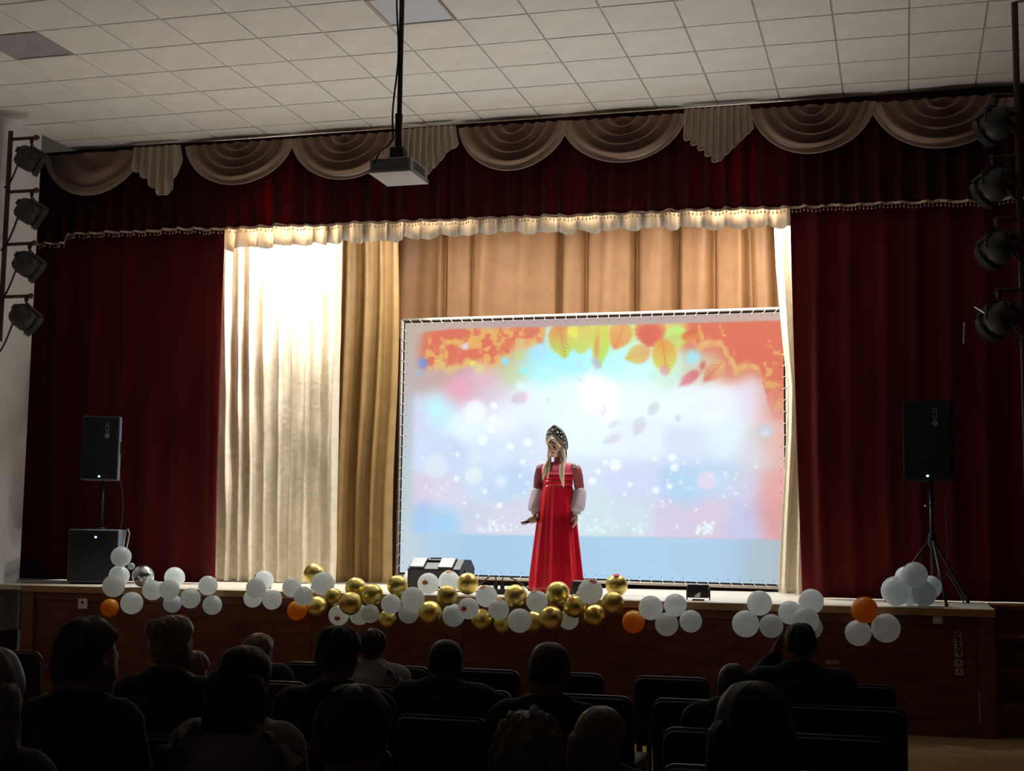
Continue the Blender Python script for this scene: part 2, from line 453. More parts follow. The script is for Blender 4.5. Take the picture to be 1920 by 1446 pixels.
for i in range(nb):                                    # braid tape with an uneven looped top, little tassels below
    a, c = pts[i], pts[i+1]; h = .018+.014*max(0, n3(i*.31, 2.2)); up = .03*max(0, n3(i*.17, 7.7)-.15)
    b.add([a+Vector((0, -.003, up-.004)), c+Vector((0, -.003, up-.004)), c+Vector((0, -.003, up+h)), a+Vector((0, -.003, up+h)),
           a+Vector((0, .004, up-.004)), c+Vector((0, .004, up-.004)), c+Vector((0, .004, up+h)), a+Vector((0, .004, up+h))],
          [(0, 1, 2, 3), (5, 4, 7, 6), (0, 4, 5, 1), (3, 2, 6, 7)])
    if i % 2 == 0:
        p = a+Vector((0, -.002, up-.006)); b.tube([p, p-Vector((0, 0, .022))], .0025, 4); b.ball(p-Vector((0, 0, .030)), .0085, 6, 4)
b.build('fringe', M_fringe, va)['kind'] = 'stuff'

SWY = VY-.10
def swag(u0, v0, u1, v1, vb, label, seed, nf=5, skew=0.0):
    A = at(u0, v0, SWY); B = at(u1, v1, SWY); C = (A+B)/2; low = at((u0+u1)/2, vb, SWY)
    zt = min(CEZ-.07, max(A.z, B.z)); a = (B.x-A.x)/2; bb = zt-low.z
    e = empty('swag', (C.x, SWY, zt), 0, label, 'swag', 'beige swags along the valance')
    def fn_r(r0, r1, relief):
        def fn(s, t):
            th = math.pi+math.pi*s; rho = r0+(r1-r0)*t
            x = a*rho*math.cos(th)+skew*a*rho*.15*math.sin(th); z = bb*rho*math.sin(th)*(.55+.45*abs(math.sin(th))**.4)
            k = math.sin(th)**2
            ph = 2*math.pi*nf*rho+.9*n3(s*2.5, rho*2, seed)
            y = -.075*relief*(.35+.65*k)*(math.sin(ph)*.8+.2*math.sin(2*ph))-.055*k*rho+.012*n3(s*5, rho*6, seed)
            return (x, y, z)
        return fn
    sheet('drape', fn_r(.02, .90, 1.0), 40, nf*14, M_swag, e, .004)
    sheet('hem', fn_r(.895, 1.0, .6), 40, 5, M_hem, e, .007)
    return e
swag(84, 292, 268, 275, 368, 'leftmost beige swag beside the left spotlights, plain and dim', 1, 2)
swag(348, 268, 552, 258, 348, 'beige swag between left pleated jabot and its right neighbour swag', 2)
swag(546, 262, 752, 246, 338, 'beige swag just left of the hanging projector', 3)
swag(860, 240, 1066, 228, 322, 'beige swag directly right of the jabot behind the projector', 4)
swag(1052, 228, 1288, 213, 306, 'beige swag directly left of the V-shaped pleated jabot', 5)
swag(1408, 205, 1642, 193, 291, 'beige swag directly right of the V-shaped pleated jabot', 6)
swag(1632, 193, 1906, 180, 281, 'rightmost beige swag behind the dim right spotlights', 7)
def jabot(u0, u1, vt, prof, label, seed, npl):
    A = at(u0, vt, SWY-.05); B = at(u1, vt, SWY-.05); zt = CEZ-.07; cx = (A.x+B.x)/2
    mpp = pxm(SWY); e = empty('jabot', (cx, SWY-.05, zt), 0, label, 'jabot', 'pleated jabots along the valance')
    xs = [p[0] for p in prof]; zs = [p[1] for p in prof]
    def bot(s): return -float(np.interp(s, xs, zs))*mpp
    wA = B.x-A.x
    def fn(s, t):
        ph = 2*math.pi*npl*s
        sq = math.tanh(2.2*math.sin(ph))/math.tanh(2.2)
        x = (s-.5)*wA*(.93+.07*t)+.012*t*math.cos(ph); y = -.026*sq*(.5+.6*t)-.02
        z = bot(s)*t+.018*t*math.cos(ph)
        return (x, y, z)
    sheet('pleats', fn, npl*14, 10, M_jabot, e, .004)
    def fnh(s, t):
        p = Vector(fn(s, 1.0)); p.z += .018*(t-.3); p.y -= .003; return p
    sheet('hem', fnh, npl*14, 2, M_hem, e, .006)
    return e
jabot(250, 343, 266, [(0, 40), (.3, 66), (.55, 100), (.72, 106), (.86, 88), (1, 30)], 'cream pleated jabot with dark zigzag trim, leftmost one', 3.1, 6)
jabot(752, 859, 240, [(0, 92), (.30, 106), (.45, 98), (.7, 70), (.85, 48), (1, 40)], 'cream pleated jabot partly hidden behind the projector', 4.7, 9)
jabot(1280, 1411, 208, [(0, 50), (.25, 76), (.5, 106), (.75, 76), (1, 46)], 'cream V-shaped pleated jabot right of centre', 5.9, 10)

# pale pelmet behind the valance
PY = 13.74
px0, px1 = at(396, 450, PY).x, at(1492, 420, PY).x
pe = empty('pelmet', ((px0+px1)/2, PY, CZ+3.5), 0, 'bright pale gathered pelmet strip under the red valance', 'pelmet')
def fnp(s, t):
    x = px0+(px1-px0)*s
    u = 396+(1492-396)*s
    vb = np.interp(u, [396, 500, 640, 760, 880, 960, 1100, 1250, 1380, 1492], [470, 463, 456, 450, 442, 434, 436, 426, 428, 424])
    z0 = at(u, float(vb), PY).z+.025*math.sin(s*2*math.pi*17+2*n3(s*9, 3))*(.6+.6*n3(s*8, 1)); zt = CZ+3.85
    return (x-(px0+px1)/2, folds(s, 30, .065, 8.0)*(.4+.8*t), zt+(z0-zt)*t-(CZ+3.5))
sheet('drape', fnp, 480, 6, M_pelmet, pe, .004)
for x in (-2.5, 0, 2.5): MB().tube([(x, .02, .33), (x, .02, CEZ+.45-CZ-3.5)], .012).build('hanger', M_blackm, pe)
MB().tube([(-2.95, .02, .34), (2.95, .02, .34)], .018).build('rail', M_blackm, pe)

# cream curtain left, cream strip right
CY = 14.32
cl = empty('cream_curtain', (at(520, 1090, CY).x, CY, STZ), 0, 'shiny cream satin curtain, brightly lit, left of the gold curtain', 'curtain')
cx = cl.location.x
def fnc(s, t):
    xl = at(398, 470, CY).x*(1-t)+at(404, 1090, CY).x*t; xr = at(640, 470, CY).x*(1-t)+at(628, 1090, CY).x*t
    x = xl+(xr-xl)*s
    y = CY+folds(s+.02*n3(s*4, t*2.5, 5)*t, 9, .055, 3.3)+.028*n3(s*9, t*5, 2.0)+.014*n3(s*22, t*9, 6.0)
    zt = CZ+3.62; zb = STZ+.012
    return (x-cx, y-CY, zt+(zb-zt)*t-STZ)
sheet('drape', fnc, 200, 70, M_cream, cl, .004)
cr = empty('cream_curtain', (at(1475, 1100, CY).x, CY, STZ), 0, 'narrow strip of cream satin curtain right of the screen', 'curtain')
cxr = cr.location.x
def fncr(s, t):
    uL = np.interp(t, [0, .2, .37, .5, .62, .8, 1], [1448, 1455, 1466, 1476, 1474, 1466, 1459]); u1 = 1540
    vv = 430+t*(1102-430)
    xl = at(float(uL), vv, CY).x; xr = at(1560, 800, CY).x
    x = xl+(xr-xl)*s
    y = CY+folds(s+.03*t, 4, .05, 6.6)+.02*n3(s*7, t*5, 4.0); zt = CZ+3.62; zb = STZ+.012
    return (x-cxr, y-CY, zt+(zb-zt)*t-STZ)
sheet('drape', fncr, 70, 60, M_cream, cr, .004)

# gold curtain beside the screen and the tan backdrop above and behind it
GY = 14.78
g1 = hang('gold_curtain', at(600, 700, GY).x, lambda t: at(744, 450, GY).x+(at(738, 1088, GY).x-at(744, 450, GY).x)*t+.03*math.sin(t*5), CZ+3.75, STZ+.012, GY, 5, .05, 11.0, M_gold, ns=110, nt=40, sway=.08)
tag(g1, 'gold satin curtain between cream curtain and projection screen', 'curtain')
BY = 15.28
bk = empty('backdrop_curtain', (-3.4, BY, STZ), 0, 'tan draped backdrop curtain above and behind the screen', 'curtain')
def fnb(s, t):
    x = -5.95+5.5*s; zt = CZ+3.95; zb = STZ+.012
    z = zt+(zb-zt)*t
    lean = .22*max(0, (s-.72)/.28)*(1-t*1.2 if t < .8 else 0)
    f = folds(s+.01*math.sin(t*4), 11, .05, 14.0, .6)+.05*n3(s*6, t*1.5, 7)
    # deep narrow tucks hanging down
    for c, wd, dp in ((.15, .006, .07), (.21, .004, .05), (.40, .007, .09), (.455, .006, .06), (.56, .008, .10), (.645, .007, .09), (.72, .006, .06), (.80, .012, .10), (.86, .012, .11), (.92, .014, .12)):
        f += 1.5*dp*math.exp(-((s-c-lean*.02)/wd)**2)
    return (x+3.4-lean, f, z-STZ)
sheet('drape', fnb, 420, 30, M_gold2, bk, .004)

# stage floodlights hung behind the valance (real lamps, out of sight from the hall)
for i, (x, pw_) in enumerate(((-6.5, 1.5), (-4.75, .40), (-3.2, .45), (-1.55, 1.0))):
    e = empty('stage_floodlight', (x, 13.98, CZ+3.66), 0, None, 'floodlight', 'floodlights behind the valance')
    e['label'] = ['floodlight behind valance above the cream curtain', 'floodlight behind valance above the left half of the screen',
                  'floodlight behind valance above the performer', 'floodlight behind valance above right end of the screen'][i]
    MB().box((0, 0, .06), (.62, .16, .10), bev=.01).build('housing', M_blackm, e)
    MB().tube([(0, 0, .1), (0, 0, CEZ+.45-CZ-3.66)], .012).build('hanger', M_blackm, e)
    ld = bpy.data.lights.new('flood', 'AREA'); ld.shape = 'RECTANGLE'; ld.size = .58; ld.size_y = .12; ld.energy = BATTEN_W*pw_; ld.color = (1, .975, .93)
    lo = bpy.data.objects.new('lamp', ld); col.objects.link(lo); lo.parent = e; lo.location = (0, 0, .0); lo.rotation_euler = (R(-4), 0, 0)
    if i in (0, 3):                       # added lamp without a fixture, lights the valance from behind
        ld = bpy.data.lights.new('added_backlight', 'AREA'); ld.shape = 'RECTANGLE'; ld.size = .5; ld.size_y = .08; ld.energy = ADDED_BACKLIGHT_W; ld.color = (1, .93, .86)
        lo = bpy.data.objects.new('added_backlight_lamp', ld); col.objects.link(lo); lo.parent = e; lo.location = (0, -.085, .06); lo.rotation_euler = (R(-90), 0, 0)

# ------------------------------------------------------------------ projection screen
SCY = 15.02
cor = {k: at(u, v, SCY) for k, (u, v) in {'tl': (750, 597), 'tr': (1467, 577), 'bl': (744, 1082), 'br': (1482, 1106)}.items()}
xl, xr = (cor['tl'].x+cor['bl'].x)/2, cor['br'].x
zt = (cor['tl'].z+cor['tr'].z)/2; zbl, zbr = cor['bl'].z, cor['br'].z
sc = empty('projection_screen', ((xl+xr)/2, SCY, STZ), 0, 'white projection screen laced to a frame showing bright autumn leaves', 'screen')
scx = (xl+xr)/2
def SP(s, t, dy=0.0, ins=0.0):
    """point on the screen plane, s right, t down"""
    x = xl+ins+(xr-xl-2*ins)*s; zb = zbl+(zbr-zbl)*s
    return Vector((x-scx, dy, (zt-ins)+((zb+ins)-(zt-ins))*t-STZ))
# --- the projected picture, painted in photo-pixel units on the cloth
def vnoise(U, V, sc_, seed):
    r_ = np.random.default_rng(seed); G = r_.random((260, 260))
    x = U/sc_+37.3; y = V/sc_+11.7; xi = np.floor(x).astype(int); yi = np.floor(y).astype(int); fx = x-xi; fy = y-yi
    fx = fx*fx*(3-2*fx); fy = fy*fy*(3-2*fy); g = lambda i, j: G[(yi+j) % 260, (xi+i) % 260]
    return g(0, 0)*(1-fx)*(1-fy)+g(1, 0)*fx*(1-fy)+g(0, 1)*(1-fx)*fy+g(1, 1)*fx*fy
def fbm(U, V, sc_, seed): return .5*vnoise(U, V, sc_, seed)+.3*vnoise(U, V, sc_/2, seed+1)+.2*vnoise(U, V, sc_/4, seed+2)
def rbf(U, V, P, sig):
    num = np.zeros(U.shape+(3,)); den = np.zeros(U.shape)
    for (u, v, c) in P:
        wgt = np.exp(-((U-u)**2+(V-v)**2)/(2*sig*sig))+1e-9/(1+((U-u)**2+(V-v)**2))
        num += wgt[..., None]*np.array(c, float); den += wgt
    return num/den[..., None]
def paint(U, V):
    marg = [(758, 620, (188, 172, 160)), (758, 700, (185, 176, 172)), (760, 800, (184, 190, 198)), (760, 900, (184, 200, 206)), (760, 1050, (190, 206, 216)), (850, 600, (186, 166, 156)), (1000, 598, (180, 157, 156)), (1200, 592, (180, 160, 156)), (1330, 590, (186, 162, 154)), (1450, 588, (196, 166, 150))]
    bot = [(770, 1040, (190, 205, 216)), (820, 1040, (170, 201, 225)), (900, 1040, (165, 200, 228)), (1050, 1050, (165, 202, 230)), (1200, 1050, (168, 203, 230)), (1350, 1050, (171, 201, 229)), (1430, 1060, (165, 188, 205)), (1470, 1060, (172, 182, 182))]
    pic = [(800, 650, (214, 122, 96)), (850, 640, (214, 116, 96)), (900, 650, (218, 116, 92)), (940, 660, (210, 142, 98)), (980, 640, (214, 152, 102)), (800, 705, (190, 168, 168)), (850, 705, (196, 162, 152)), (870, 735, (226, 172, 192)), (905, 708, (206, 178, 188)), (930, 740, (214, 202, 216)), (960, 690, (196, 214, 172)), (1000, 660, (172, 232, 240)), (1040, 690, (170, 240, 250)), (1080, 670, (170, 240, 254)), (1150, 680, (182, 246, 255)), (1200, 690, (198, 245, 255)), (1250, 690, (204, 236, 215)), (1050, 625, (190, 225, 200)), (1150, 625, (205, 225, 140)), (1250, 625, (220, 200, 120)),
           (1320, 640, (214, 112, 88)), (1370, 640, (214, 108, 86)), (1420, 640, (216, 112, 88)), (1455, 650, (216, 122, 96)), (1320, 690, (205, 205, 180)), (1370, 690, (214, 130, 100)), (1440, 690, (216, 126, 98)),
           (790, 780, (208, 214, 238)), (830, 770, (194, 236, 248)), (880, 790, (228, 243, 254)), (950, 780, (232, 240, 254)), (1000, 760, (228, 240, 245)), (1060, 740, (224, 254, 250)), (1130, 740, (255, 253, 250)), (1200, 740, (232, 251, 255)), (1300, 760, (232, 244, 255)), (1350, 750, (234, 242, 255)), (1405, 745, (226, 222, 238)), (1445, 745, (216, 160, 146)),
           (790, 850, (205, 219, 244)), (850, 860, (200, 214, 240)), (930, 850, (212, 228, 250)), (1000, 830, (212, 224, 245)), (1100, 820, (228, 244, 252)), (1200, 830, (228, 239, 250)), (1300, 840, (214, 224, 245)), (1360, 830, (224, 240, 250)), (1415, 850, (214, 216, 224)), (1450, 840, (226, 178, 166)),
           (790, 920, (214, 205, 226)), (850, 930, (214, 210, 231)), (900, 910, (200, 219, 241)), (960, 910, (190, 214, 240)), (1100, 900, (208, 220, 241)), (1200, 900, (205, 215, 241)), (1300, 910, (180, 210, 236)), (1350, 900, (190, 215, 236)), (1400, 920, (206, 206, 230)), (1450, 920, (224, 166, 160)),
           (790, 980, (166, 201, 234)), (840, 980, (168, 205, 234)), (900, 975, (205, 211, 231)), (960, 980, (214, 211, 231)), (1020, 970, (210, 214, 231)), (1120, 970, (205, 224, 231)), (1200, 975, (205, 219, 231)), (1270, 985, (209, 202, 226)), (1340, 970, (213, 200, 221)), (1400, 970, (191, 196, 230)), (1448, 960, (218, 158, 158))]
    C = rbf(U, V, pic, 20)
    C += ((fbm(U, V, 30, 5)-.5)*9)[..., None]
    wob = (fbm(U, V, 26, 21)-.5)*34; wob2 = (fbm(U, V, 12, 31)-.5)*16
    ora = np.array((224, 178, 98.)); red = np.array((214, 108, 84.)); yel = np.array((224, 226, 120.)); grn = np.array((184, 222, 96.))
    def blend(mask, c, a=1.0):
        nonlocal C
        mm = np.clip(mask, 0, 1)[..., None]*a; C = C*(1-mm)+np.array(c, float)*mm
    soft = lambda d, e=1.3: 1/(1+np.exp(-np.clip(d/e, -30, 30)))
    # ragged masses of maple leaves in the two top corners
    edgeL = np.interp(U, [780, 800, 840, 880, 920, 945, 975, 1010, 1030, 1034], [690, 690, 690, 680, 692, 668, 648, 650, 640, 590])
    mL = soft(edgeL-V+wob+wob2*.8, 2.0)*soft(1030-U, 2)*soft(U-790+wob*.4, 4)
    f1 = fbm(U, V, 22, 77)
    blend(mL, red, .9); blend(mL*soft((f1-.60)*70, 1.6), ora, .85)
    edl = np.abs(edgeL-V+wob)-8; blend(soft(-edl-wob2*.9, 2)*soft(U-800, 4)*soft(1015-U, 4), (222, 190, 120), .75)
    edgeR = np.interp(U, [1286, 1310, 1335, 1352, 1380, 1405, 1420, 1440, 1470], [600, 652, 640, 650, 698, 690, 700, 775, 800])
    mR = soft(edgeR-V+wob*.6+wob2*.6, 2.0)*soft(U-1290+wob2, 2)*soft(755-V+wob, 16)
    f2 = fbm(U, V, 20, 91)
    blend(mR, red, .9); blend(mR*soft((f2-.66)*70, 1.5), ora, .85)
    ed = np.abs(edgeR-V+wob*.6)-7; blend(soft(-ed-wob2*.8, 2)*soft(U-1300, 3)*soft(1425-U, 3), (226, 196, 120), .7)
    blend(soft(9-np.hypot((U-1298), (V-712)*1.0)*0+0*U-999, 1), red)
    def leaf(cx_, cy_, rx, ry, ang, c0, c1, veins=None, alpha=.95, tooth=.06, tip=.25, soft_e=1.2):
        ca, sa = math.cos(R(ang)), math.sin(R(ang)); x = (U-cx_)*ca+(V-cy_)*sa; y = -(U-cx_)*sa+(V-cy_)*ca
        th = np.arctan2(y/ry, x/rx); rr = np.hypot(x/rx, y/ry)
        lim = 1-tip*(1-np.abs(np.sin(th))**.7)*(x < 0)*0+tooth*.35*np.sin(th*17); lim = lim+tip*np.exp(-(np.abs(th)/.35)**2)
        mk = soft((lim-rr)*min(rx, ry), soft_e)
        tt = np.clip((x/rx+1)/2, 0, 1)[..., None]; cc = np.array(c0, float)*(1-tt)+np.array(c1, float)*tt
        nonlocal C
        C = C*(1-mk[..., None]*alpha)+cc*mk[..., None]*alpha
        if veins is not None:
            vv = np.exp(-(y/1.1)**2)+np.exp(-(((np.abs(y)-(x+rx*.6) % 8)/1.0)**2))*.8
            blend(mk*np.clip(vv, 0, 1), veins, .6)
    leaf(1062, 636, 30, 25, 80, (226, 136, 84), (182, 214, 92), (214, 110, 80)); leaf(1098, 632, 27, 26, 90, (222, 190, 90), (196, 214, 104), None)
    leaf(1082, 622, 12, 10, 60, (232, 222, 96), (224, 226, 100)); leaf(1170, 628, 24, 22, 110, (222, 176, 96), (222, 150, 92), (224, 120, 84))
    leaf(1134, 640, 40, 17, 92, (224, 204, 92), (176, 220, 92), None, .95, .1); leaf(1127, 655, 26, 4, 93, (222, 140, 90), (220, 160, 100))
    leaf(1126, 681, 11, 7, 50, (188, 196, 196), (170, 180, 190))
    leaf(1225, 622, 25, 28, 95, (220, 150, 92), (214, 104, 84), None, .95, .12); leaf(1224, 625, 17, 20, 95, (214, 104, 84), (214, 100, 84))
    leaf(1272, 632, 19, 21, 90, (186, 236, 120), (200, 210, 110)); leaf(1262, 640, 9, 16, 70, (190, 200, 120), (200, 206, 120))
    leaf(1297, 632, 11, 16, 75, (206, 92, 60), (222, 150, 90), None, .95, .2)
    leaf(1205, 666, 21, 18, 160, (218, 168, 110), (206, 200, 104), (226, 150, 96)); leaf(1251, 668, 30, 22, 82, (224, 152, 74), (206, 214, 92), (214, 106, 64))
    leaf(1252, 697, 9, 8, 80, (214, 150, 140), (216, 180, 200)); leaf(1298, 711, 19, 10, 140, (206, 104, 108), (222, 140, 160))
    leaf(1320, 688, 8, 5, 100, (206, 110, 90), (206, 104, 90)); leaf(1341, 697, 22, 14, 130, (222, 186, 120), (214, 130, 110), (210, 100, 80))
    blend(soft(3.5-np.hypot(U-958, V-660), .8), (205, 96, 84), .95)
    for (x_, y_, rx, ry, an) in ((1143, 772, 11, 5, 115), (1234, 768, 14, 10, 120), (1208, 800, 17, 11, 110), (1162, 798, 10, 5, 150), (1160, 826, 16, 8, 160), (1277, 787, 6, 6, 80), (1096, 714, 9, 3, 30), (1108, 697, 3, 2, 0), (1095, 682, 4, 3, 60), (1038, 752, 5, 4, 80)):
        leaf(x_, y_, rx, ry, an, (214, 214, 226), (204, 208, 222), None, .8, .02)
    leaf(984, 748, 15, 12, 160, (226, 196, 214), (206, 196, 214), None, .9)
    # soft lights and bokeh
    def disc(x_, y_, r_, c, a, e=1.5): blend(soft(r_-np.hypot(U-x_, V-y_), e), c, a)
    disc(793, 682, 10, (112, 138, 220), .95, 2.0); disc(786, 700, 5, (130, 190, 240), .8, 2)
    disc(866, 728, 20, (232, 164, 190), .6, 4); disc(915, 708, 22, (222, 180, 200), .6, 3)
    disc(955, 678, 7, (140, 218, 250), .9, 1.2); disc(991, 696, 7, (150, 236, 250), .9, 1.2); disc(980, 667, 8, (196, 214, 120), .7, 1.5); disc(877, 650, 6, (206, 214, 238), .9); disc(891, 682, 5.5, (226, 230, 110), .9)
    disc(1020, 662, 14, (166, 224, 255), .85, 3); disc(1035, 700, 8, (190, 246, 255), .8, 2); disc(985, 726, 9, (214, 246, 250), .8, 2); disc(904, 694, 8, (214, 222, 140), .6, 2); disc(1302, 672, 13, (158, 226, 246), .9, 3)
    disc(1432, 812, 14, (196, 204, 216), .9, 2); disc(1432, 815, 6, (214, 220, 228), .8)
    disc(898, 773, 20, (242, 250, 255), .75, 2); disc(818, 770, 13, (190, 246, 250), .8, 4)
    for (x_, y_, r_) in ((935, 763, 7), (933, 790, 8), (951, 797, 6), (930, 806, 9), (913, 828, 10), (888, 794, 6), (1000, 832, 8), (967, 840, 7), (865, 855, 4), (991, 869, 5), (863, 900, 5), (919, 924, 4), (948, 950, 5), (1165, 875, 11), (1147, 870, 5), (1133, 887, 5), (1123, 905, 7), (1269, 861, 7), (1273, 880, 7), (1240, 922, 6), (1265, 915, 5), (1193, 912, 4), (1184, 930, 3), (1237, 864, 4), (1280, 990, 2)):
        disc(x_, y_, r_, (240, 248, 250), .85, 1.0)
    disc(822, 876, 23, (222, 230, 240), .7, 1.5); disc(897, 894, 17, (224, 236, 238), .8, 1.2); disc(897, 860, 14, (214, 230, 240), .6, 1.5); disc(950, 905, 10, (232, 244, 250), .6, 2); disc(1332, 904, 17, (222, 214, 232), .9, 1.3)
    r_ = np.random.default_rng(4)
    for _ in range(70): disc(r_.uniform(790, 1420), r_.uniform(820, 960), r_.uniform(1.2, 3.2), (236, 246, 252), r_.uniform(.3, .8), .8)
    for _ in range(90):
        x_ = r_.choice([r_.uniform(900, 985), r_.uniform(1090, 1240), r_.uniform(1310, 1350)]); disc(x_, 998+.012*(x_-900)-abs(r_.normal(0, 13)), r_.uniform(1, 3.4), (226, 250, 246), r_.uniform(.4, .9), .8)
    disc(1137, 742, 26, (255, 252, 250), .7, 9); disc(1075, 790, 70, (238, 252, 255), .35, 18)
    disc(846, 985, 16, (150, 205, 240), .6, 6); disc(800, 955, 7, (158, 190, 232), .7, 4)
    # margins of bare cloth round the picture, projector stray light painted in
    Mg = rbf(U, V, marg, 34); Bt = rbf(U, V, bot, 34)
    topv = np.interp(U, [780, 850, 1300, 1460, 1500], [625, 617, 607, 603, 602]); botv = 1001+(U-780)*.019
    left = np.interp(V, [600, 660, 700, 760, 1000], [800, 786, 782, 776, 776])
    a = soft(V-topv, .8)*soft(U-left, np.where(V < 715, 5.0, 3.5)*1.0)*soft(botv-V, .8)
    base = np.where((V > botv)[..., None], Bt, Mg)
    mixb = soft(U-782, 5)[..., None]; base = np.where((V > botv)[..., None], Bt*mixb+Mg*(1-mixb), base)
    return np.clip(C*a[..., None]+base*(1-a[..., None]), 0, 255)
NS, NT = 500, 340
INS = .052
S_, T_ = np.meshgrid(np.linspace(0, 1, NS+1), np.linspace(0, 1, NT+1))
fx = INS/(xr-xl); fz = INS/(zt-zbl)
sU = fx+(1-2*fx)*S_; tV = fz+(1-2*fz)*T_
def q(a, b, c, d): return (a*(1-sU)+b*sU)*(1-tV)+(c*(1-sU)+d*sU)*tV
U_ = q(750, 1467, 744, 1482); V_ = q(597, 577, 1082, 1106)
rgb = paint(U_, V_)/255.0
lin = np.where(rgb <= .04045, rgb/12.92, ((rgb+.055)/1.055)**2.4)
verts = np.zeros((NT+1, NS+1, 3))
verts[..., 0] = (xl+INS+(xr-xl-2*INS)*S_)-scx; verts[..., 1] = -.004
zbv = zbl+(zbr-zbl)*S_; verts[..., 2] = (zt-INS)+((zbv+INS)-(zt-INS))*T_-STZ
idx = np.arange((NT+1)*(NS+1)).reshape(NT+1, NS+1)
quads = np.stack([idx[:-1, :-1], idx[1:, :-1], idx[1:, 1:], idx[:-1, 1:]], -1).reshape(-1, 4)
me = bpy.data.meshes.new('screen_cloth'); me.from_pydata(verts.reshape(-1, 3).tolist(), [], quads.tolist()); me.update()
ca = me.color_attributes.new('picture', 'FLOAT_COLOR', 'POINT')
ca.data.foreach_set('color', np.concatenate([lin.reshape(-1, 3), np.ones(((NT+1)*(NS+1), 1))], 1).astype(np.float32).ravel())
ms = bpy.data.materials.new('screen_picture'); ms.use_nodes = True
nt_ = ms.node_tree; P_ = nt_.nodes['Principled BSDF']; at_ = nt_.nodes.new('ShaderNodeAttribute'); at_.attribute_name = 'picture'
P_.inputs['Base Color'].default_value = (.012, .012, .012, 1); P_.inputs['Roughness'].default_value = .9; P_.inputs['Specular IOR Level'].default_value = 0
nt_.links.new(at_.outputs['Color'], P_.inputs['Emission Color']); P_.inputs['Emission Strength'].default_value = SCREEN_GAIN
cloth_ = link('screen_cloth', me, ms, sc)
# frame, lacing, and a black sheet standing for shade in the gap
b = MB()
for (s0, t0, s1, t1) in ((0, 0, 1, 0), (0, 1, 1, 1), (0, 0, 0, 1), (1, 0, 1, 1)):
    p, q2 = SP(s0, t0, -.0, .016), SP(s1, t1, -.0, .016); b.tube([p, q2], .018, 10)
b.build('frame', M_frame, sc, True)
b = MB(); A0, B0, C0, D0 = SP(0, 0, .03, .03), SP(1, 0, .03, .03), SP(1, 1, .03, .03), SP(0, 1, .03, .03)
b.add([A0, B0, C0, D0]+[p+Vector((0, .01, 0)) for p in (A0, B0, C0, D0)], [(0, 3, 2, 1), (4, 5, 6, 7), (0, 1, 5, 4), (2, 3, 7, 6), (1, 2, 6, 5), (3, 0, 4, 7)])
b.build('gap_shade', M_black, sc)
b = MB(); eb = MB()
def lace(s0, t0, s1, t1, n):
    for i in range(n+1):
        f = i/n; s_, t_ = s0+(s1-s0)*f, t0+(t1-t0)*f
        p = SP(s_, t_, -.020, .015); q2 = SP(s_, t_, -.008, .064); b.tube([p, q2], .0035, 5)
        eb.ball(SP(s_, t_, -.008, .085), (.005, .004, .005), 6, 4)
lace(.02, 0, .98, 0, 34); lace(.02, 1, .98, 1, 34); lace(0, .03, 0, .97, 22); lace(1, .03, 1, .97, 22)
b.build('lacing', M_white, sc)['kind'] = 'stuff'
eb.build('eyelets', M_ink, cloth_)['kind'] = 'stuff'
b = MB()
for s_ in (.03, .97):
    p = SP(s_, 1, .02, .02); b.tube([p, Vector((p.x, p.y, .005))], .014, 8)
b.build('foot', M_blackm, sc)

# ------------------------------------------------------------------ spotlights on wall pipes
def spotlight(parent_pos, label, yaw, pitch, group, knob=True):
    """theatre spotlight hanging from a yoke; origin at the clamp"""
    e = empty('stage_spotlight', parent_pos, yaw, label, 'spotlight', group)
    b = MB(); b.box((0, 0, -.01), (.035, .035, .06), bev=.004); b.tube([(0, 0, -.03), (0, 0, -.07)], .012); b.build('clamp', M_blackm, e)
    b = MB()
    for s in (-1, 1): b.tube([(0, 0, -.07), (s*.06, 0, -.075), (s*.125, 0, -.11), (s*.135, 0, -.22)], .010, 8)
    b.build('yoke', M_blackm, e)
    c = Vector((0, 0, -.22)); M = Euler((pitch, 0, 0)).to_matrix()
    prof = [(.0, -.15), (.075, -.15), (.105, -.12), (.122, -.06), (.122, .03), (.112, .05), (.112, .075), (.128, .08), (.128, .13), (.118, .13), (.118, .09), (.0, .085)]
    b = MB(); b.lathe(prof, 10, (0, 0, 0), 'Y')
    me_ = b.mesh('housing'); me_.transform(M.to_4x4()); me_.transform(Matrix.Translation(c)); hs_ = link('housing', me_, M_lamp, e); smooth_angle(me_, 40)
    b = MB(); b.lathe([(.0, .092), (.09, .090), (.108, .086)], 16, (0, 0, 0), 'Y'); me_ = b.mesh('lens'); me_.transform(M.to_4x4()); me_.transform(Matrix.Translation(c)); link('lens', me_, M_projdark, hs_, True)
    b = MB()
    for nm, c0, d0 in (('filter_rail', (-.09, .02, .10), (.03, .16, .025)), ('filter_rail', (.09, .02, .10), (.03, .16, .025)), ('connector_box', (0, -.15, .03), (.07, .05, .05))):
        me_ = MB().box(c0, d0, bev=.004).mesh(nm); me_.transform(M.to_4x4()); me_.transform(Matrix.Translation(c)); link(nm, me_, M_lamp, hs_)
    return e
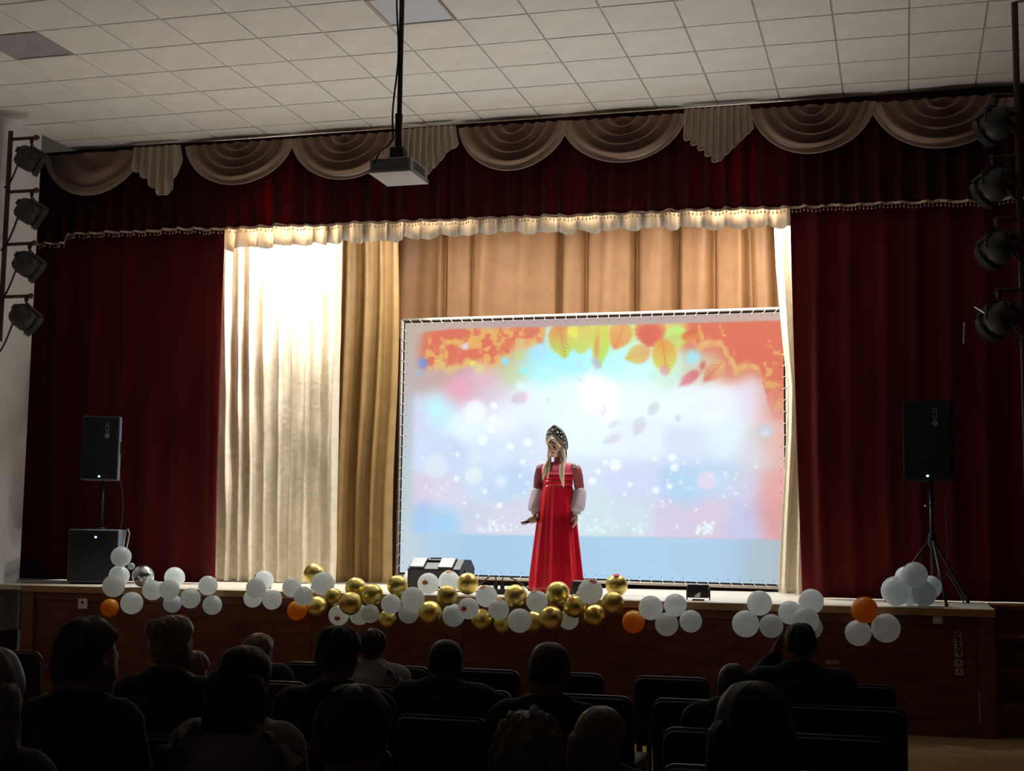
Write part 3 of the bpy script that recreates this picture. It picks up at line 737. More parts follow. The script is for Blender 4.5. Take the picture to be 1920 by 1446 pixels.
def lamp_pipe(u, vt, vb, Y, side, label, arms):
    top = at(u[0], vt, Y); x = top.x
    zb = at(u[1], vb, Y).z
    if side < 0: zb = .005; top = Vector((x, Y, CEZ-.06))
    e = empty('lighting_pipe', (x, Y, zb), 0, label, 'lighting pipe', 'lighting pipes at the stage sides')
    b = MB(); b.tube([(0, 0, 0), (0, 0, top.z-zb+.05)], .026, 10); b.build('pipe', M_pole, e)
    for (ua, va_) in arms:
        p = at(ua, va_, Y); z = p.z-zb
        b = MB(); b.tube([(0, 0, z), (p.x-x+.03*side, 0, z)], .018, 8); b.ball((p.x-x, 0, z), .03, 8, 6); b.build('arm', M_pole, e)
    return e, x
# left: four lamps
larms = [(68, 258), (68, 357), (64, 456), (58, 555)]
PYL = 12.1
lamp_pipe((20, 2), 255, 640, PYL, 1, 'dark pipe with four arms on the left wall', larms)
lcap = ['topmost dark spotlight on the left wall pipe', 'second spotlight from top on the left wall pipe', 'third spotlight from top on the left wall pipe', 'lowest dark spotlight on the left wall pipe']
for i, (u, v) in enumerate(larms):
    p = at(u-8, v, PYL)
    spotlight((p.x, PYL, p.z-.015), lcap[i], R(-48+4*i), R(-24-3*i), 'spotlights on the left wall pipe')
    b = MB(); q0 = Vector((p.x-.07, PYL-.11, p.z-.30)); pts = []
    for k in range(9):
        t = k/8; q1 = Vector((WLX+.085, PYL-.05, p.z-.62+.1*(i == 0)))
        pts.append(q0.lerp(q1, t)+Vector((0, 0, -.05*math.sin(math.pi*t))))
    b.tube(pts, .010, 6)
    tag(b.build('power_cable', M_cord, smooth=True), ['short cable looping down from the topmost left spotlight', 'black cable hanging from the second left spotlight', 'black cable hanging from the third left spotlight', 'black cable hanging from the lowest left spotlight'][i], 'cable', 'cables of the left spotlights')
rarms = [(1866, 180), (1862, 296), (1870, 412), (1872, 545)]
PYR = 11.3
lamp_pipe((1905, 1893), 110, 1360, PYR, -1, 'dark reddish pipe with four arms right of the stage', rarms)
rcap = ['topmost dim spotlight in front of the rightmost swag', 'second dim spotlight from top on the right pipe', 'third dim spotlight from top on the right pipe', 'lowest spotlight on the right pipe with pale metal frame']
for i, (u, v) in enumerate(rarms):
    p = at(u, v, PYR)
    e = spotlight((p.x, PYR, p.z-.015), rcap[i], R(52-3*i), R(-20-3*i), 'spotlights on the right pipe')
    if i == 3:
        b = MB(); pts = [(-.13, .02, -.17), (-.13, .12, -.11), (.13, .12, -.11), (.13, .02, -.17), (-.13, .02, -.17)]
        b.tube(pts, .006, 6); b.tube([(-.16, .20, -.22), (-.13, .24, -.38)], .008, 6); b.build('filter_frame', M_metal, e)
    q0 = Vector((p.x+.08, PYR-.1, p.z-.28)); b = MB()
    b.tube([q0+Vector((.16*k/6, -.02, -.12*math.sin(math.pi*.55*k/6))) for k in range(7)], .009, 6)
    tag(b.build('power_cable', M_cord, smooth=True), ['cable behind the topmost right spotlight', 'cable behind the second right spotlight', 'cable behind the third right spotlight', 'cable behind the lowest right spotlight'][i], 'cable', 'cables of the right spotlights')

# ------------------------------------------------------------------ ceiling projector on a pole
PJY = 9.3
PJ = at(748, 322, PJY)
pj = empty('projector', (PJ.x-.0, PJY, PJ.z), R(0), 'grey ceiling projector hanging on a long pole over the hall', 'projector')
PS = PJY/11.0; PH = (CEZ-PJ.z)/PS
pb_ = MB().box((0, .0, .01), (.37, .44, .115), bev=.012).build('body', M_proj, pj)
b = MB(); b.box((0, -.223, .015), (.33, .008, .085), bev=.003); b.build('rear_panel_shade', M_projdark, pb_)
for i in range(5): MB().box((.188, -.12+.06*i, .01), (.006, .03, .07)).build('vent', M_grey, pb_)
b = MB(); b.box((0, .0, -.056), (.38, .46, .014), bev=.004)
for s in (-1, 1): b.box((s*.185, 0, -.045), (.010, .46, .03))
b.build('tray', M_proj, pj)
b = MB(); b.lathe([(.0, .26), (.045, .26), (.05, .225), (.05, .21)], 20, (.06, 0, .01), 'Y'); b.build('lens', M_black, pj)
b = MB(); b.box((.0, -.02, .13), (.13, .12, .15), bev=.02); b.tube([(0, -.02, .18), (-.005, -.02, .36), (-.004, -.02, .50)], [.035, .028, .034], 12); b.build('mount', M_black, pj, True, 40)
b = MB(); b.tube([(0, -.02, .45), (0, -.02, PH)], .022, 12); b.lathe([(.07, PH-.02), (.07, PH-.004)], 20, (0, -.02, 0)); b.build('pole', M_blackm, pj, True, 40)
b = MB(); pts = []
H = PH
for k in range(40):
    t = k/39; z = H-.02-(H-.30)*t; pts.append((-.030-.018*math.sin(t*9)*(.4+t), -.045, z))
pts += [(-.07, -.08, .22), (-.11, -.18, .13), (-.13, -.235, .03)]
b.tube(pts, .008, 6); b.build('cable', M_cord, pj, True)
b = MB(); b.ball((.03, -.085, .10), .006, 8, 6); b.build('bolt', M_metal, pj)

pj.scale = (PS, PS, PS)

# ------------------------------------------------------------------ speakers
def logo(parent, x, y, z):
    b = MB(); b.lathe([(.018, y-.003), (.026, y-.003), (.026, y), (.018, y)], 18, (x, 0, z-.085), 'Y'); b.box((x, y, z-.085), (.01, .004, .02))
    b.box((x, y, z-.045), (.022, .004, .012))
    for k, zz in enumerate((-.02, .012, .046)):
        for s in (-1, 1): b.box((x+s*.014, y, z+zz), (.008, .004, .022))
        b.box((x, y, z+zz+(.009 if k % 2 else -.009)), (.03, .004, .006))
    b.build('logo', M_logo, parent)
def pa_speaker(u, v, Y, w_, d_, h_, rz, label, mside):
    c = at(u, v, Y); e = empty('loudspeaker', (c.x, Y, c.z-h_/2), rz, label, 'loudspeaker', 'loudspeakers on stands')
    # trapezoid cabinet
    hw, hd = w_/2, d_/2; b = MB(); pr = [(-hw, -hd), (hw, -hd), (hw, hd*.2), (hw*.62, hd), (-hw*.62, hd), (-hw, hd*.2)]
    vs = [(x, y, z) for z in (0, h_) for (x, y) in pr]; nn = len(pr)
    b.add(vs, [tuple(range(nn))[::-1], tuple(range(nn, 2*nn))]+[(i, (i+1) % nn, nn+(i+1) % nn, nn+i) for i in range(nn)])
    b.build('cabinet', mside, e)
    gr_ = MB().box((0, -hd-.012, h_/2), (w_*.97, .024, h_*.97), bev=.008).build('grille', M_black, e)
    for s in (-1, 1): MB().box((s*(hw+.002), -hd*.25, h_*.52), (.008, .10, .13), bev=.003).build('handle', M_black, e)
    logo(gr_, w_*.17, -hd-.025, h_-.12)
    b = MB(); b.ball((0, -hd-.026, .035), (.011, .006, .009), 10, 6); b.build('power_light', M_led_g, e)
    return e, c
SL = at(196, 842, 12.95)
e, c = pa_speaker(192, 842, 12.95, .37, .36, .66, R(26), 'black loudspeaker on a pole above the subwoofer', M_grey)
SUBH = .54
cs = at(168, 1090, 12.9)
su = empty('subwoofer', (cs.x+.02, 12.98, STZ), R(24), 'large black subwoofer box with grey side on the stage left', 'subwoofer')
MB().box((0, 0, SUBH/2+.02), (.50, .50, SUBH), bev=.012).build('cabinet', M_grey, su)
MB().box((0, -.26, SUBH/2+.02), (.485, .025, SUBH*.96), bev=.008).build('grille', M_black, su)
for sx in (-1, 1):
    for sy in (-1, 1): MB().lathe([(.02, 0), (.025, .022)], 10, (sx*.2, sy*.2, 0)).build('foot', M_black, su)
MB().box((.252, -.02, SUBH*.55), (.008, .14, .12), bev=.004).build('handle', M_black, su)
b = MB(); b.ball((.02, -.276, SUBH-.06), (.012, .006, .010), 10, 6); b.build('power_light', M_led_b, su)
b = MB(); b.tube([(c.x+.0, 12.99, STZ+SUBH+.021), (c.x, 12.99, c.z-.33)], .018, 10)
b.lathe([(.05, STZ+SUBH+.021), (.05, STZ+SUBH+.04)], 14, (c.x, 12.99, 0))
tag(b.build('speaker_pole', M_blackm, smooth=True), 'thin black pole carrying the left loudspeaker above the subwoofer', 'speaker pole')
b = MB(); q0 = Vector((c.x+.14, 13.08, c.z-.30)); b.tube([q0+Vector((.03*math.sin(k*.5)+.006*k, 0, -.085*k)) for k in range(9)], .007, 6)
tag(b.build('power_cable', M_cord, smooth=True), 'thin cable dangling from the left loudspeaker to the subwoofer', 'cable')
b = MB(); q0 = at(230, 1018, 12.32); pts = [q0+Vector(p) for p in ((0, 0, -.05), (.02, 0, .05), (.03, 0, .12), (.055, .0, .135), (.07, .0, .09), (.06, 0, .02), (.045, 0, -.06))]
b.tube(pts, .006, 6); tag(b.build('white_cord', M_white, smooth=True), 'small loop of white cord above the grey balloon by the subwoofer', 'cord')
# right speaker on tripod
e, c2 = pa_speaker(1742, 828, 12.95, .42, .36, .70, R(-6), 'black loudspeaker on the right tripod stand', M_black)
tr_ = empty('tripod_stand', (c2.x+.01, 12.98, STZ), R(14), 'black tripod speaker stand at the right end of the stage', 'speaker stand')
b = MB(); b.tube([(0, 0, .12), (0, 0, c2.z-.35-STZ)], .018, 10); b.build('pole', M_blackm, tr_, True)
MB().lathe([(.03, .50), (.036, .52), (.036, .60), (.03, .62)], 12).build('collar', M_black, tr_)
b = MB(); b.tube([(-.02, -.03, .86), (-.07, -.05, .86)], .010, 6); b.build('knob', M_metal, tr_)
for k in range(3):
    a = R(-90+120*k); d = Vector((math.cos(a), math.sin(a), 0))
    b = MB(); b.tube([Vector((0, 0, .55))+d*.03, Vector((0, 0, .012))+d*.42], .013, 8); lg = b.build('leg', M_blackm, tr_, True)
    b = MB(); b.tube([Vector((0, 0, .14))+d*.02, Vector((0, 0, .28))+d*.22], .008, 6); b.build('brace', M_blackm, tr_, True)
    b = MB(); b.ball(Vector((0, 0, .014))+d*.42, .018, 8, 6); b.build('rubber_foot', M_cord, lg, True)
b = MB(); b.tube([at(1776, 830+35*k, 13.1)+Vector((.01*math.sin(k*1.3), 0, 0)) for k in range(8)]+[at(1800, 1115, 12.9), at(1808, 1132, 12.6)], .006, 6)
tag(b.build('power_cable', M_cord, smooth=True), 'black cable hanging behind the right tripod stand', 'cable')

# ------------------------------------------------------------------ things on the stage floor
cm = at(826, 1096, 13.95)
mo = empty('stage_monitor', (cm.x, 13.95, STZ), R(-8), 'black floor monitor speaker with moulded handle in front of screen', 'monitor speaker')
b = MB(); hw = .30; pr = [(-.17, .0), (.17, .0), (.19, .21), (.10, .295), (-.06, .30), (-.17, .20)]     # y,z side profile
vs = [(x, y, z) for x in (-hw, hw) for (y, z) in pr]; nn = len(pr)
b.add(vs, [tuple(range(nn)), tuple(range(nn, 2*nn))[::-1]]+[(i, nn+i, nn+(i+1) % nn, (i+1) % nn) for i in range(nn)])
b.build('cabinet', M_black, mo)
M_moulding = mat('monitor_top_moulding', (.045, .06, .075), .35, var=.1)
for x in (-.20, .13): MB().box((x, -.115, .262), (.17, .15, .02), rot=(R(42), 0, 0), bev=.006).build('top_plate', M_moulding, mo)
MB().box((-.035, -.02, .305), (.14, .05, .02), bev=.006).build('handle', M_moulding, mo)
MB().box((-.035, -.05, .285), (.20, .10, .012), bev=.004).build('handle_recess', M_black, mo)
for sx in (-1, 1): MB().box((sx*.305, 0, .14), (.012, .12, .10), bev=.004).build('side_grip', M_black, mo)
b = MB(); b.box((0, -.174, .10), (.52, .012, .15), bev=.004); b.build('grille', M_blackm, mo)
# white bundle of cloth by the screen foot
cb_ = at(768, 1085, 14.6)
b = MB(); b.ball((0, 0, .06), (.07, .05, .09), 14, 10); b.ball((.05, .01, .03), (.08, .05, .04), 12, 8)
for i, v in enumerate(b.v): b.v[i] = tuple(Vector(v)*(1+.15*n3(v[0]*30, v[1]*30, v[2]*30)))
o = b.build('crumpled_cloth', M_paper, smooth=True); o.location = (cb_.x, 14.6, STZ+.01); tag(o, 'crumpled white cloth at the left foot of the screen', 'cloth')
# power strip with two plugs
cp_ = at(935, 1106, 12.75)
ps = empty('power_strip', (cp_.x, 12.75, STZ), R(5), 'black power strip with two plugs on the stage edge', 'power strip')
MB().box((0, 0, .025), (.16, .07, .05), bev=.008).build('body', M_black, ps)
for x in (-.03, .035):
    b = MB(); b.lathe([(.020, .05), (.022, .08), (.012, .12)], 12, (x, 0, 0)); b.build('plug', M_black, ps, True, 40)
    b = MB(); b.tube([(x, 0, .115), (x, .01, .16), (x-.06 if x < 0 else x+.05, .03, .17), (x*6, .06, .10), (x*9, .08, .02)], .007, 6); b.build('cable', M_cord, ps, True)
b = MB(); q0 = Vector((cp_.x, 12.8, STZ+.01))
b.tube([q0+Vector((-.9+.07*k, .25+.06*math.sin(k*.8), .0)) for k in range(12)], .007, 6)
tag(b.build('power_cable', M_cord, smooth=True), 'black cable lying on the stage floor left of the power strip', 'cable')
# black boxes at the stage edge, uplights added to brighten the ceiling
def added_uplight(x, y, label, w_=.19, h_=.115):
    e = empty('box_added_uplight', (x, y, STZ), 0, label, 'floodlight', 'boxes with added uplights along the stage edge')
    MB().box((0, 0, h_/2+.025), (w_, .075, h_), bev=.008).build('housing', M_black, e)
    b = MB(); b.box((0, 0, .006), (.10, .07, .012)); 
    for s in (-1, 1): b.box((s*(w_/2+.006), 0, .05), (.008, .03, .09))
    b.build('bracket', M_blackm, e)
    MB().box((0, -.039, h_*.5), (w_*.8, .004, h_*.5), bev=.001).build('front_plate', M_blackm, e)
    b = MB(); b.add([(-.03, -.043, .03), (.02, -.043, .03), (.025, -.043, .075), (.0, -.043, .065), (-.03, -.043, .03+.01), (-.03, -.046, .03), (.02, -.046, .03), (.025, -.046, .075), (.0, -.046, .065), (-.03, -.046, .04)],
                    [(0, 1, 2, 3, 4), (9, 8, 7, 6, 5), (0, 5, 6, 1), (1, 6, 7, 2), (2, 7, 8, 3), (3, 8, 9, 4), (4, 9, 5, 0)]); b.build('sticker', M_paper, e)
    MB().box((0, 0, h_+.0275), (w_*.86, .055, .004)).build('glass', M_white, e)
    ld = bpy.data.lights.new('flood', 'AREA'); ld.shape = 'RECTANGLE'; ld.size = w_*.8; ld.size_y = .05; ld.energy = ADDED_UPLIGHT_W; ld.color = (1, .96, .90)
    lo = bpy.data.objects.new('lamp', ld); col.objects.link(lo); lo.parent = e; lo.location = (0, 0, h_+.034); lo.rotation_euler = (R(180+24), 0, 0); ld.spread = R(130)
    return e
p = at(1307, 1130, 12.42); added_uplight(p.x, 12.5, 'black box with white sticker and an added uplight on the right stage edge')
p = at(1086, 1118, 12.7); added_uplight(p.x, 12.75, 'black box with an added uplight on stage floor right of the red dress', .15)
p = at(487, 1110, 12.6); added_uplight(p.x, 12.66, 'added black uplight box hidden behind the four white balloons before the cream curtain', .15)  # made-up box, added only for its light on the ceiling
# small red trinket on the stage floor
p = at(965, 1092, 13.6)
b = MB(); b.box((0, 0, .012), (.10, .04, .024), bev=.006); b.box((.02, 0, .026), (.05, .03, .008), bev=.003)
o = b.build('red_box', mat('red_card', (.5, .06, .05), .6)); o.location = (p.x, 13.6, STZ); tag(o, 'small flat red box on the stage left of the red dress', 'box')

# ------------------------------------------------------------------ balloons
def bmat(name, c, **k): return mat(name, c, .28, var=.03, scale=3, **k)
BM = {'w': bmat('white_latex', (.86, .93, .95), transl=.62, tcol=(.94, .99, 1.0), spec=.5), 'g': bmat('grey_and_shaded_white_latex', (.74, .80, .83), transl=.5, tcol=(.8, .87, .9), spec=.5),  # the grey latex also puts shade into the colour of white balloons
      'o': bmat('orange_latex', (.90, .38, .03), transl=.5, tcol=(.9, .38, .04), spec=.5), 's': mat('silver_chrome_latex', (.72, .78, .82), .22, metal=1, var=.05),
      'y': mat('gold_chrome_latex', (.84, .68, .22), .34, metal=1, var=.05, scale=3)}
M_leafr = mat('red_maple_leaf_sticker', (.65, .04, .05), .6, var=.2); M_leafo = mat('orange_maple_leaf_sticker', (.75, .30, .06), .6, var=.35, scale=20)
prof = []
for i in range(17):
    th = math.pi*i/16; r = math.sin(th); z = math.cos(th)
    if z < 0: r *= 1-.10*(-z)**2; z *= 1.10
    prof.append((r, z))
bal_me = {}
for k, m in BM.items():
    me_ = MB().lathe([(max(r, 0), z) for r, z in prof][::-1], 28).mesh('balloon_'+k); me_.materials.append(m)
    for p in me_.polygons: p.use_smooth = True
    bal_me[k] = me_
knot_me = {}
for k, m in BM.items():
    me_ = MB().lathe([(.03, -1.08), (.07, -1.13), (.05, -1.17), (.10, -1.24), (.085, -1.25)], 10).mesh('knot_'+k); me_.materials.append(m); knot_me[k] = me_
def leaf_mesh(name, m):
    ang = [90, 72, 60, 45, 30, 20, 0, -18, -40, -60, -80]; rad = [1, .52, .62, .95, .55, .70, .85, .42, .62, .35, .30]
    pts = [(rad[i]*math.cos(R(a)), rad[i]*math.sin(R(a))) for i, a in enumerate(ang)]
    pts += [(.04, -.3), (.03, -.75), (-.03, -.75), (-.04, -.3)]+[(-x, y) for x, y in pts[1:11]][::-1]
    nn = len(pts); vs = [(x, y, .06*(1-(x*x+y*y))) for x, y in pts]+[(x, y, .06*(1-(x*x+y*y))-.05) for x, y in pts]+[(0, 0, .12), (0, 0, .0)]
    fs = [(i, (i+1) % nn, 2*nn) for i in range(nn)]+[(nn+(i+1) % nn, nn+i, 2*nn+1) for i in range(nn)]+[(i, nn+i, nn+(i+1) % nn, (i+1) % nn) for i in range(nn)]
    me_ = bpy.data.meshes.new(name); me_.from_pydata(vs, [], fs); me_.materials.append(m); return me_
LEAF = {'r': leaf_mesh('leaf_red', M_leafr), 'o': leaf_mesh('leaf_orange', M_leafo)}
# (u, v, diameter px, colour, depth order [higher = nearer], label, leaf (du,dv in radii, colour) or None)
B = [
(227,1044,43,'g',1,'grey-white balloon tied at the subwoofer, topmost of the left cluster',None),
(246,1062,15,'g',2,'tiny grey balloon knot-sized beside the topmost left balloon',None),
(223,1082,43,'g',0,'white balloon greyed for shade behind the front left white balloon',None),
(268,1081,46,'s',1,'shiny silver chrome balloon on the left stage edge',None),
(213,1099,47,'w',2,'large white balloon at the far left in front of the subwoofer',None),
(206,1140,39,'o',0,'orange balloon hanging lowest at the far left of the stage front',None),
(247,1131,47,'w',1,'white balloon hanging right of the far left orange balloon',None),
(286,1107,42,'w',1,'white balloon right of and below the silver balloon',None),
(327,1083,42,'w',0,'upper white balloon in front of the left red curtain foot',None),
(317,1106,42,'w',2,'white balloon with a small dark spot in the left group',None),
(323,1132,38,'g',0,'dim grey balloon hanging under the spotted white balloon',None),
(357,1122,42,'w',1,'white balloon between the spotted balloon and the cream curtain foot',None),
(390,1098,40,'w',0,'white balloon standing in front of the cream curtain left edge',None),
(398,1135,40,'w',0,'white balloon half in shade hanging below the cream curtain left edge',None),
(495,1088,39,'w',0,'topmost white balloon of the cluster of four before cream curtain',None),
(480,1103,41,'w',2,'front white balloon of the cluster of four before cream curtain',None),
(474,1122,38,'w',0,'lower left white balloon of the cluster of four before cream curtain',None),
(510,1125,40,'w',1,'lower right white balloon of the cluster of four before cream curtain',None),
(547,1102,39,'w',1,'white balloon left of the leaf-covered gold balloon',None),
(569,1118,39,'w',2,'white balloon directly above the orange balloon left of centre',None),
(557,1145,40,'o',0,'orange balloon left of centre under two white balloons',None),
(589,1076,42,'y',0,'gold balloon with orange leaf, highest in front of cream curtain',(-.45,.1,'o')),
(605,1095,47,'w',1,'big white balloon overlapping the highest left gold balloon',(-.75,-.45,'o')),
(595,1138,42,'y',0,'dull gold balloon right of the orange balloon left of centre',None),
(625,1119,34,'y',2,'small dark gold balloon right of the big white balloon',None),
(667,1103,43,'y',0,'gold balloon standing in front of the gold curtain',None),
(657,1132,46,'y',3,'large gold balloon with pale leaf near the red-leaf white balloon',(-.4,-.05,'o')),
(698,1115,43,'y',1,'gold balloon overlapping the lower right of another before gold curtain',None),
(635,1154,41,'w',1,'white balloon with a red maple leaf, left one of two',(.25,-.3,'r')),
(674,1153,41,'w',0,'white balloon peeking out under the large gold balloon',None),
(694,1151,37,'w',2,'small white balloon below two gold balloons left of centre',None),
(727,1161,38,'y',0,'gold balloon hanging below a white one under the gold curtain edge',None),
(745,1098,41,'y',0,'gold balloon in front of the left foot of the screen',None),
(733,1133,40,'w',2,'white balloon hanging below the gold one at the screen foot',None),
(774,1123,47,'w',2,'large white balloon with two dark dots below the floor monitor',None),
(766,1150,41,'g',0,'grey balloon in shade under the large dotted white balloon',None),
(803,1095,42,'w',1,'white balloon with small orange leaf before the floor monitor',(.05,.05,'o')),
(806,1149,46,'y',1,'large dull gold balloon hanging below the floor monitor',None),
(842,1091,43,'w',0,'white balloon with yellow leaf on top before the floor monitor',(.05,.9,'o')),
(839,1117,41,'y',2,'gold balloon with dark reflection below the floor monitor',None),
(877,1097,43,'y',0,'gold balloon with orange leaf at the floor monitor right end',(.25,.6,'o')),
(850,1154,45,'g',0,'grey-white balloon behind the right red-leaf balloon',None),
(878,1141,42,'w',2,'white balloon with a red maple leaf, right one of two',(-.1,-.05,'r')),
(912,1118,43,'w',0,'white balloon with orange leaf left of the power strip',(-.15,.75,'o')),
(903,1162,42,'y',0,'gold balloon hanging low right of the right red-leaf balloon',None),
(935,1143,41,'w',1,'white balloon with faint leaf on top below the power strip',(.1,.95,'o')),
(967,1118,45,'y',0,'gold balloon left of the red dress hem',None),
(943,1171,38,'y',0,'gold balloon hanging lowest behind white ones left of dress',None),
(974,1164,47,'w',2,'big white balloon hanging lowest below the red dress left side',None),
(1007,1128,42,'w',1,'white balloon at the left corner of the red dress hem',(-.2,.85,'o')),
(1046,1112,45,'y',0,'large gold balloon directly in front of the red dress hem',None),
(1000,1166,42,'y',0,'gold balloon squeezed right of the lowest white balloon',None),
(1033,1159,46,'y',2,'gold balloon with pale leaf on top below the red dress',(.1,.6,'o')),
(1077,1138,43,'y',1,'gold balloon with leaf at the right corner of the dress hem',(-.1,.65,'o')),
(1066,1162,39,'w',0,'white balloon peeking between gold balloons below the dress',None),
(1107,1109,48,'w',1,'big white balloon right of the red dress with pink leaf',(.3,.75,'r')),
(1116,1155,43,'y',0,'dull gold balloon with pale flap hanging right of the dress',(.1,.5,'o')),
(1156,1098,42,'y',0,'gold balloon with red leaf on top, highest right of dress',(.1,.85,'r')),
(1149,1131,43,'y',2,'gold balloon with leaf at its side under the highest right one',(.85,-.2,'o')),
(1188,1166,43,'o',0,'orange balloon hanging just right of the gold balloons',None),
(1220,1140,46,'w',1,'white balloon above and right of the orange balloon right of centre',None),
(1266,1135,43,'w',0,'upper right white balloon of the group of four before screen',None),
(1250,1171,44,'w',2,'lowest white balloon of the group of four before screen',None),
(1295,1165,42,'w',1,'rightmost white balloon of the group under the sticker box',None),
(1424,1131,46,'w',0,'bluish white balloon on top of a trio right of the screen foot',None),
(1398,1170,50,'w',1,'lower left white balloon of the trio right of the screen foot',None),
(1446,1174,44,'w',1,'lower right white balloon of the trio right of the screen foot',None),
(1481,1149,43,'w',0,'left white balloon of the group above the raised-hand man',None),
(1521,1128,46,'w',0,'upper right white balloon of the group above the raised-hand man',None),
(1511,1163,48,'w',2,'half shaded white balloon just above the raised-hand man head',None),
(1521,1177,42,'w',0,'white balloon mostly hidden behind the half shaded one',None),
(1621,1144,48,'o',1,'bright yellow-orange balloon topping the trio at right',None),
(1609,1187,47,'w',0,'lower left white balloon under the yellow-orange balloon',None),
(1661,1178,52,'w',0,'large shaded white balloon right under the yellow-orange balloon',None),
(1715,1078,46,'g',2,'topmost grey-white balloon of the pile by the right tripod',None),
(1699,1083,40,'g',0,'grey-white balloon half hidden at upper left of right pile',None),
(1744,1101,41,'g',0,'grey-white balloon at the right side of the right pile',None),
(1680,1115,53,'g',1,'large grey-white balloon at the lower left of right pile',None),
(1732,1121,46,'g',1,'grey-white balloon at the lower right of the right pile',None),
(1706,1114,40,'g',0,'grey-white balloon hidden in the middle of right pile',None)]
n = len(B); Yb = np.zeros(n); rad = np.zeros(n); lo_ = np.zeros(n); hi_ = np.zeros(n)
for i, (u, v, d, c, dep, lab, lf) in enumerate(B):
    Y = 12.05; rad[i] = d/2*pxm(Y)*.985
    p = at(u, v, 12.35); onstage = p.z-rad[i]*.9 > STZ
    lo_[i], hi_[i] = (11.75, 12.75) if onstage else (11.6, SFY-.045-rad[i])
    Yb[i] = (12.38 if onstage else hi_[i])-.11*dep
    Yb[i] = min(max(Yb[i], lo_[i]), hi_[i])
    if u > 1670: Yb[i] = 12.5-.12*dep; lo_[i], hi_[i] = SFY+.12, 12.85
for it in range(400):
    mv = 0
    for i in range(n):
        for j in range(i+1, n):
            pi_, pj_ = at(B[i][0], B[i][1], Yb[i]), at(B[j][0], B[j][1], Yb[j]); d = (pi_-pj_).length; ov = rad[i]+rad[j]-.004-d
            if ov > 0:
                sgn = 1 if (B[i][4] < B[j][4] or (B[i][4] == B[j][4] and (Yb[i] > Yb[j] or (Yb[i] == Yb[j] and i < j)))) else -1
                st_ = min(.03, ov*.6)
                Yb[i] += sgn*st_*.5; Yb[j] -= sgn*st_*.5; mv += ov
                Yb[i] = min(max(Yb[i], lo_[i]-.35), hi_[i]); Yb[j] = min(max(Yb[j], lo_[j]-.35), hi_[j])
    if mv < .01: break
for i, (u, v, d, c, dep, lab, lf) in enumerate(B):
    p = at(u, v, Yb[i]); r = d/2*pxm(Yb[i])*.985
    if Yb[i] > SFY-r*.5 and p.z-r*1.02 < STZ+.002: p.z = max(p.z, STZ+.004+r) if Yb[i] > SFY else p.z
    e = empty('balloon', p, 0, lab, 'balloon', 'balloons along the stage edge')
    hub = Vector((0, 1, -.25)) if p.z > STZ else Vector((0, .9, .45))
    tilt = Vector((random.uniform(-.6, .6), hub.y, hub.z+random.uniform(-.3, .3))).normalized()
    qr = Vector((0, 0, -1)).rotation_difference(tilt)
    o = bpy.data.objects.new('skin', bal_me[c]); col.objects.link(o); o.parent = e; o.scale = (r*.99, r*.99, r*.97); o.rotation_mode = 'QUATERNION'; o.rotation_quaternion = qr
    o = bpy.data.objects.new('knot', knot_me[c]); col.objects.link(o); o.parent = e; o.scale = (r*.99, r*.99, r*.97); o.rotation_mode = 'QUATERNION'; o.rotation_quaternion = qr
    if lf:
        lx, lz, lc = lf; k = math.sqrt(max(.02, 1-min(.98, lx*lx+lz*lz))); dv = Vector((lx, -k, lz)).normalized()
        # stay on the camera-facing side of the balloon
        o = bpy.data.objects.new('maple_leaf', LEAF[lc]); col.objects.link(o); o.parent = e
        o.location = dv*(r*1.02); o.scale = (r*.42, r*.42, r*.35); o.rotation_mode = 'QUATERNION'
        o.rotation_quaternion = Vector((0, 0, 1)).rotation_difference(dv) @ Euler((0, 0, random.uniform(-.6, .6))).to_quaternion()

# ------------------------------------------------------------------ the performer
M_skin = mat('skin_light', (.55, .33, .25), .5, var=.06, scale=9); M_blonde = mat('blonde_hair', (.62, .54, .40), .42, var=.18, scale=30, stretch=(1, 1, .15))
M_dress = mat('red_satin', (.60, .010, .032), .20, var=.08, scale=4, spec=.6, coat=.15); M_yoke = mat('toplit_pinkish_red_yoke', (.78, .10, .17), .4, var=.08)  # pinkish yoke, brightened so its colour holds the light from above
M_lace = mat('dark_red_lace', (.45, .14, .16), .5, var=.6, scale=70, transl=.5, tcol=(.8, .4, .45)); M_sheer = mat('white_sheer_sleeve', (.80, .76, .80), .3, var=.06, transl=.6, tcol=(.92, .86, .92), spec=.5)
M_tiara = mat('dark_green_brocade', (.035, .045, .04), .5, var=.5, scale=40); M_pearl = mat('pearl_beads', (.75, .72, .66), .25, var=.05); M_eye = mat('dark_eye', (.015, .012, .012), .3, var=.1); M_lip = mat('lip_rose', (.36, .10, .10), .45, var=.05)
M_silverm = mat('microphone_grille', (.35, .35, .36), .35, metal=.8, var=.1)
WY = 13.35
fp = at(1044, 1113, WY)
HS = (at(1044, 798, WY).z-STZ)/1.69      # headdress top at 1.69 local
HY, HP = R(-16), R(7)                     # head turn and nod
def headfix(p, piv=Vector((0, .0, 1.34))):
    return piv + Euler((HP, 0, HY)).to_matrix() @ (Vector(p)-piv)
hr = (HP, 0, HY)
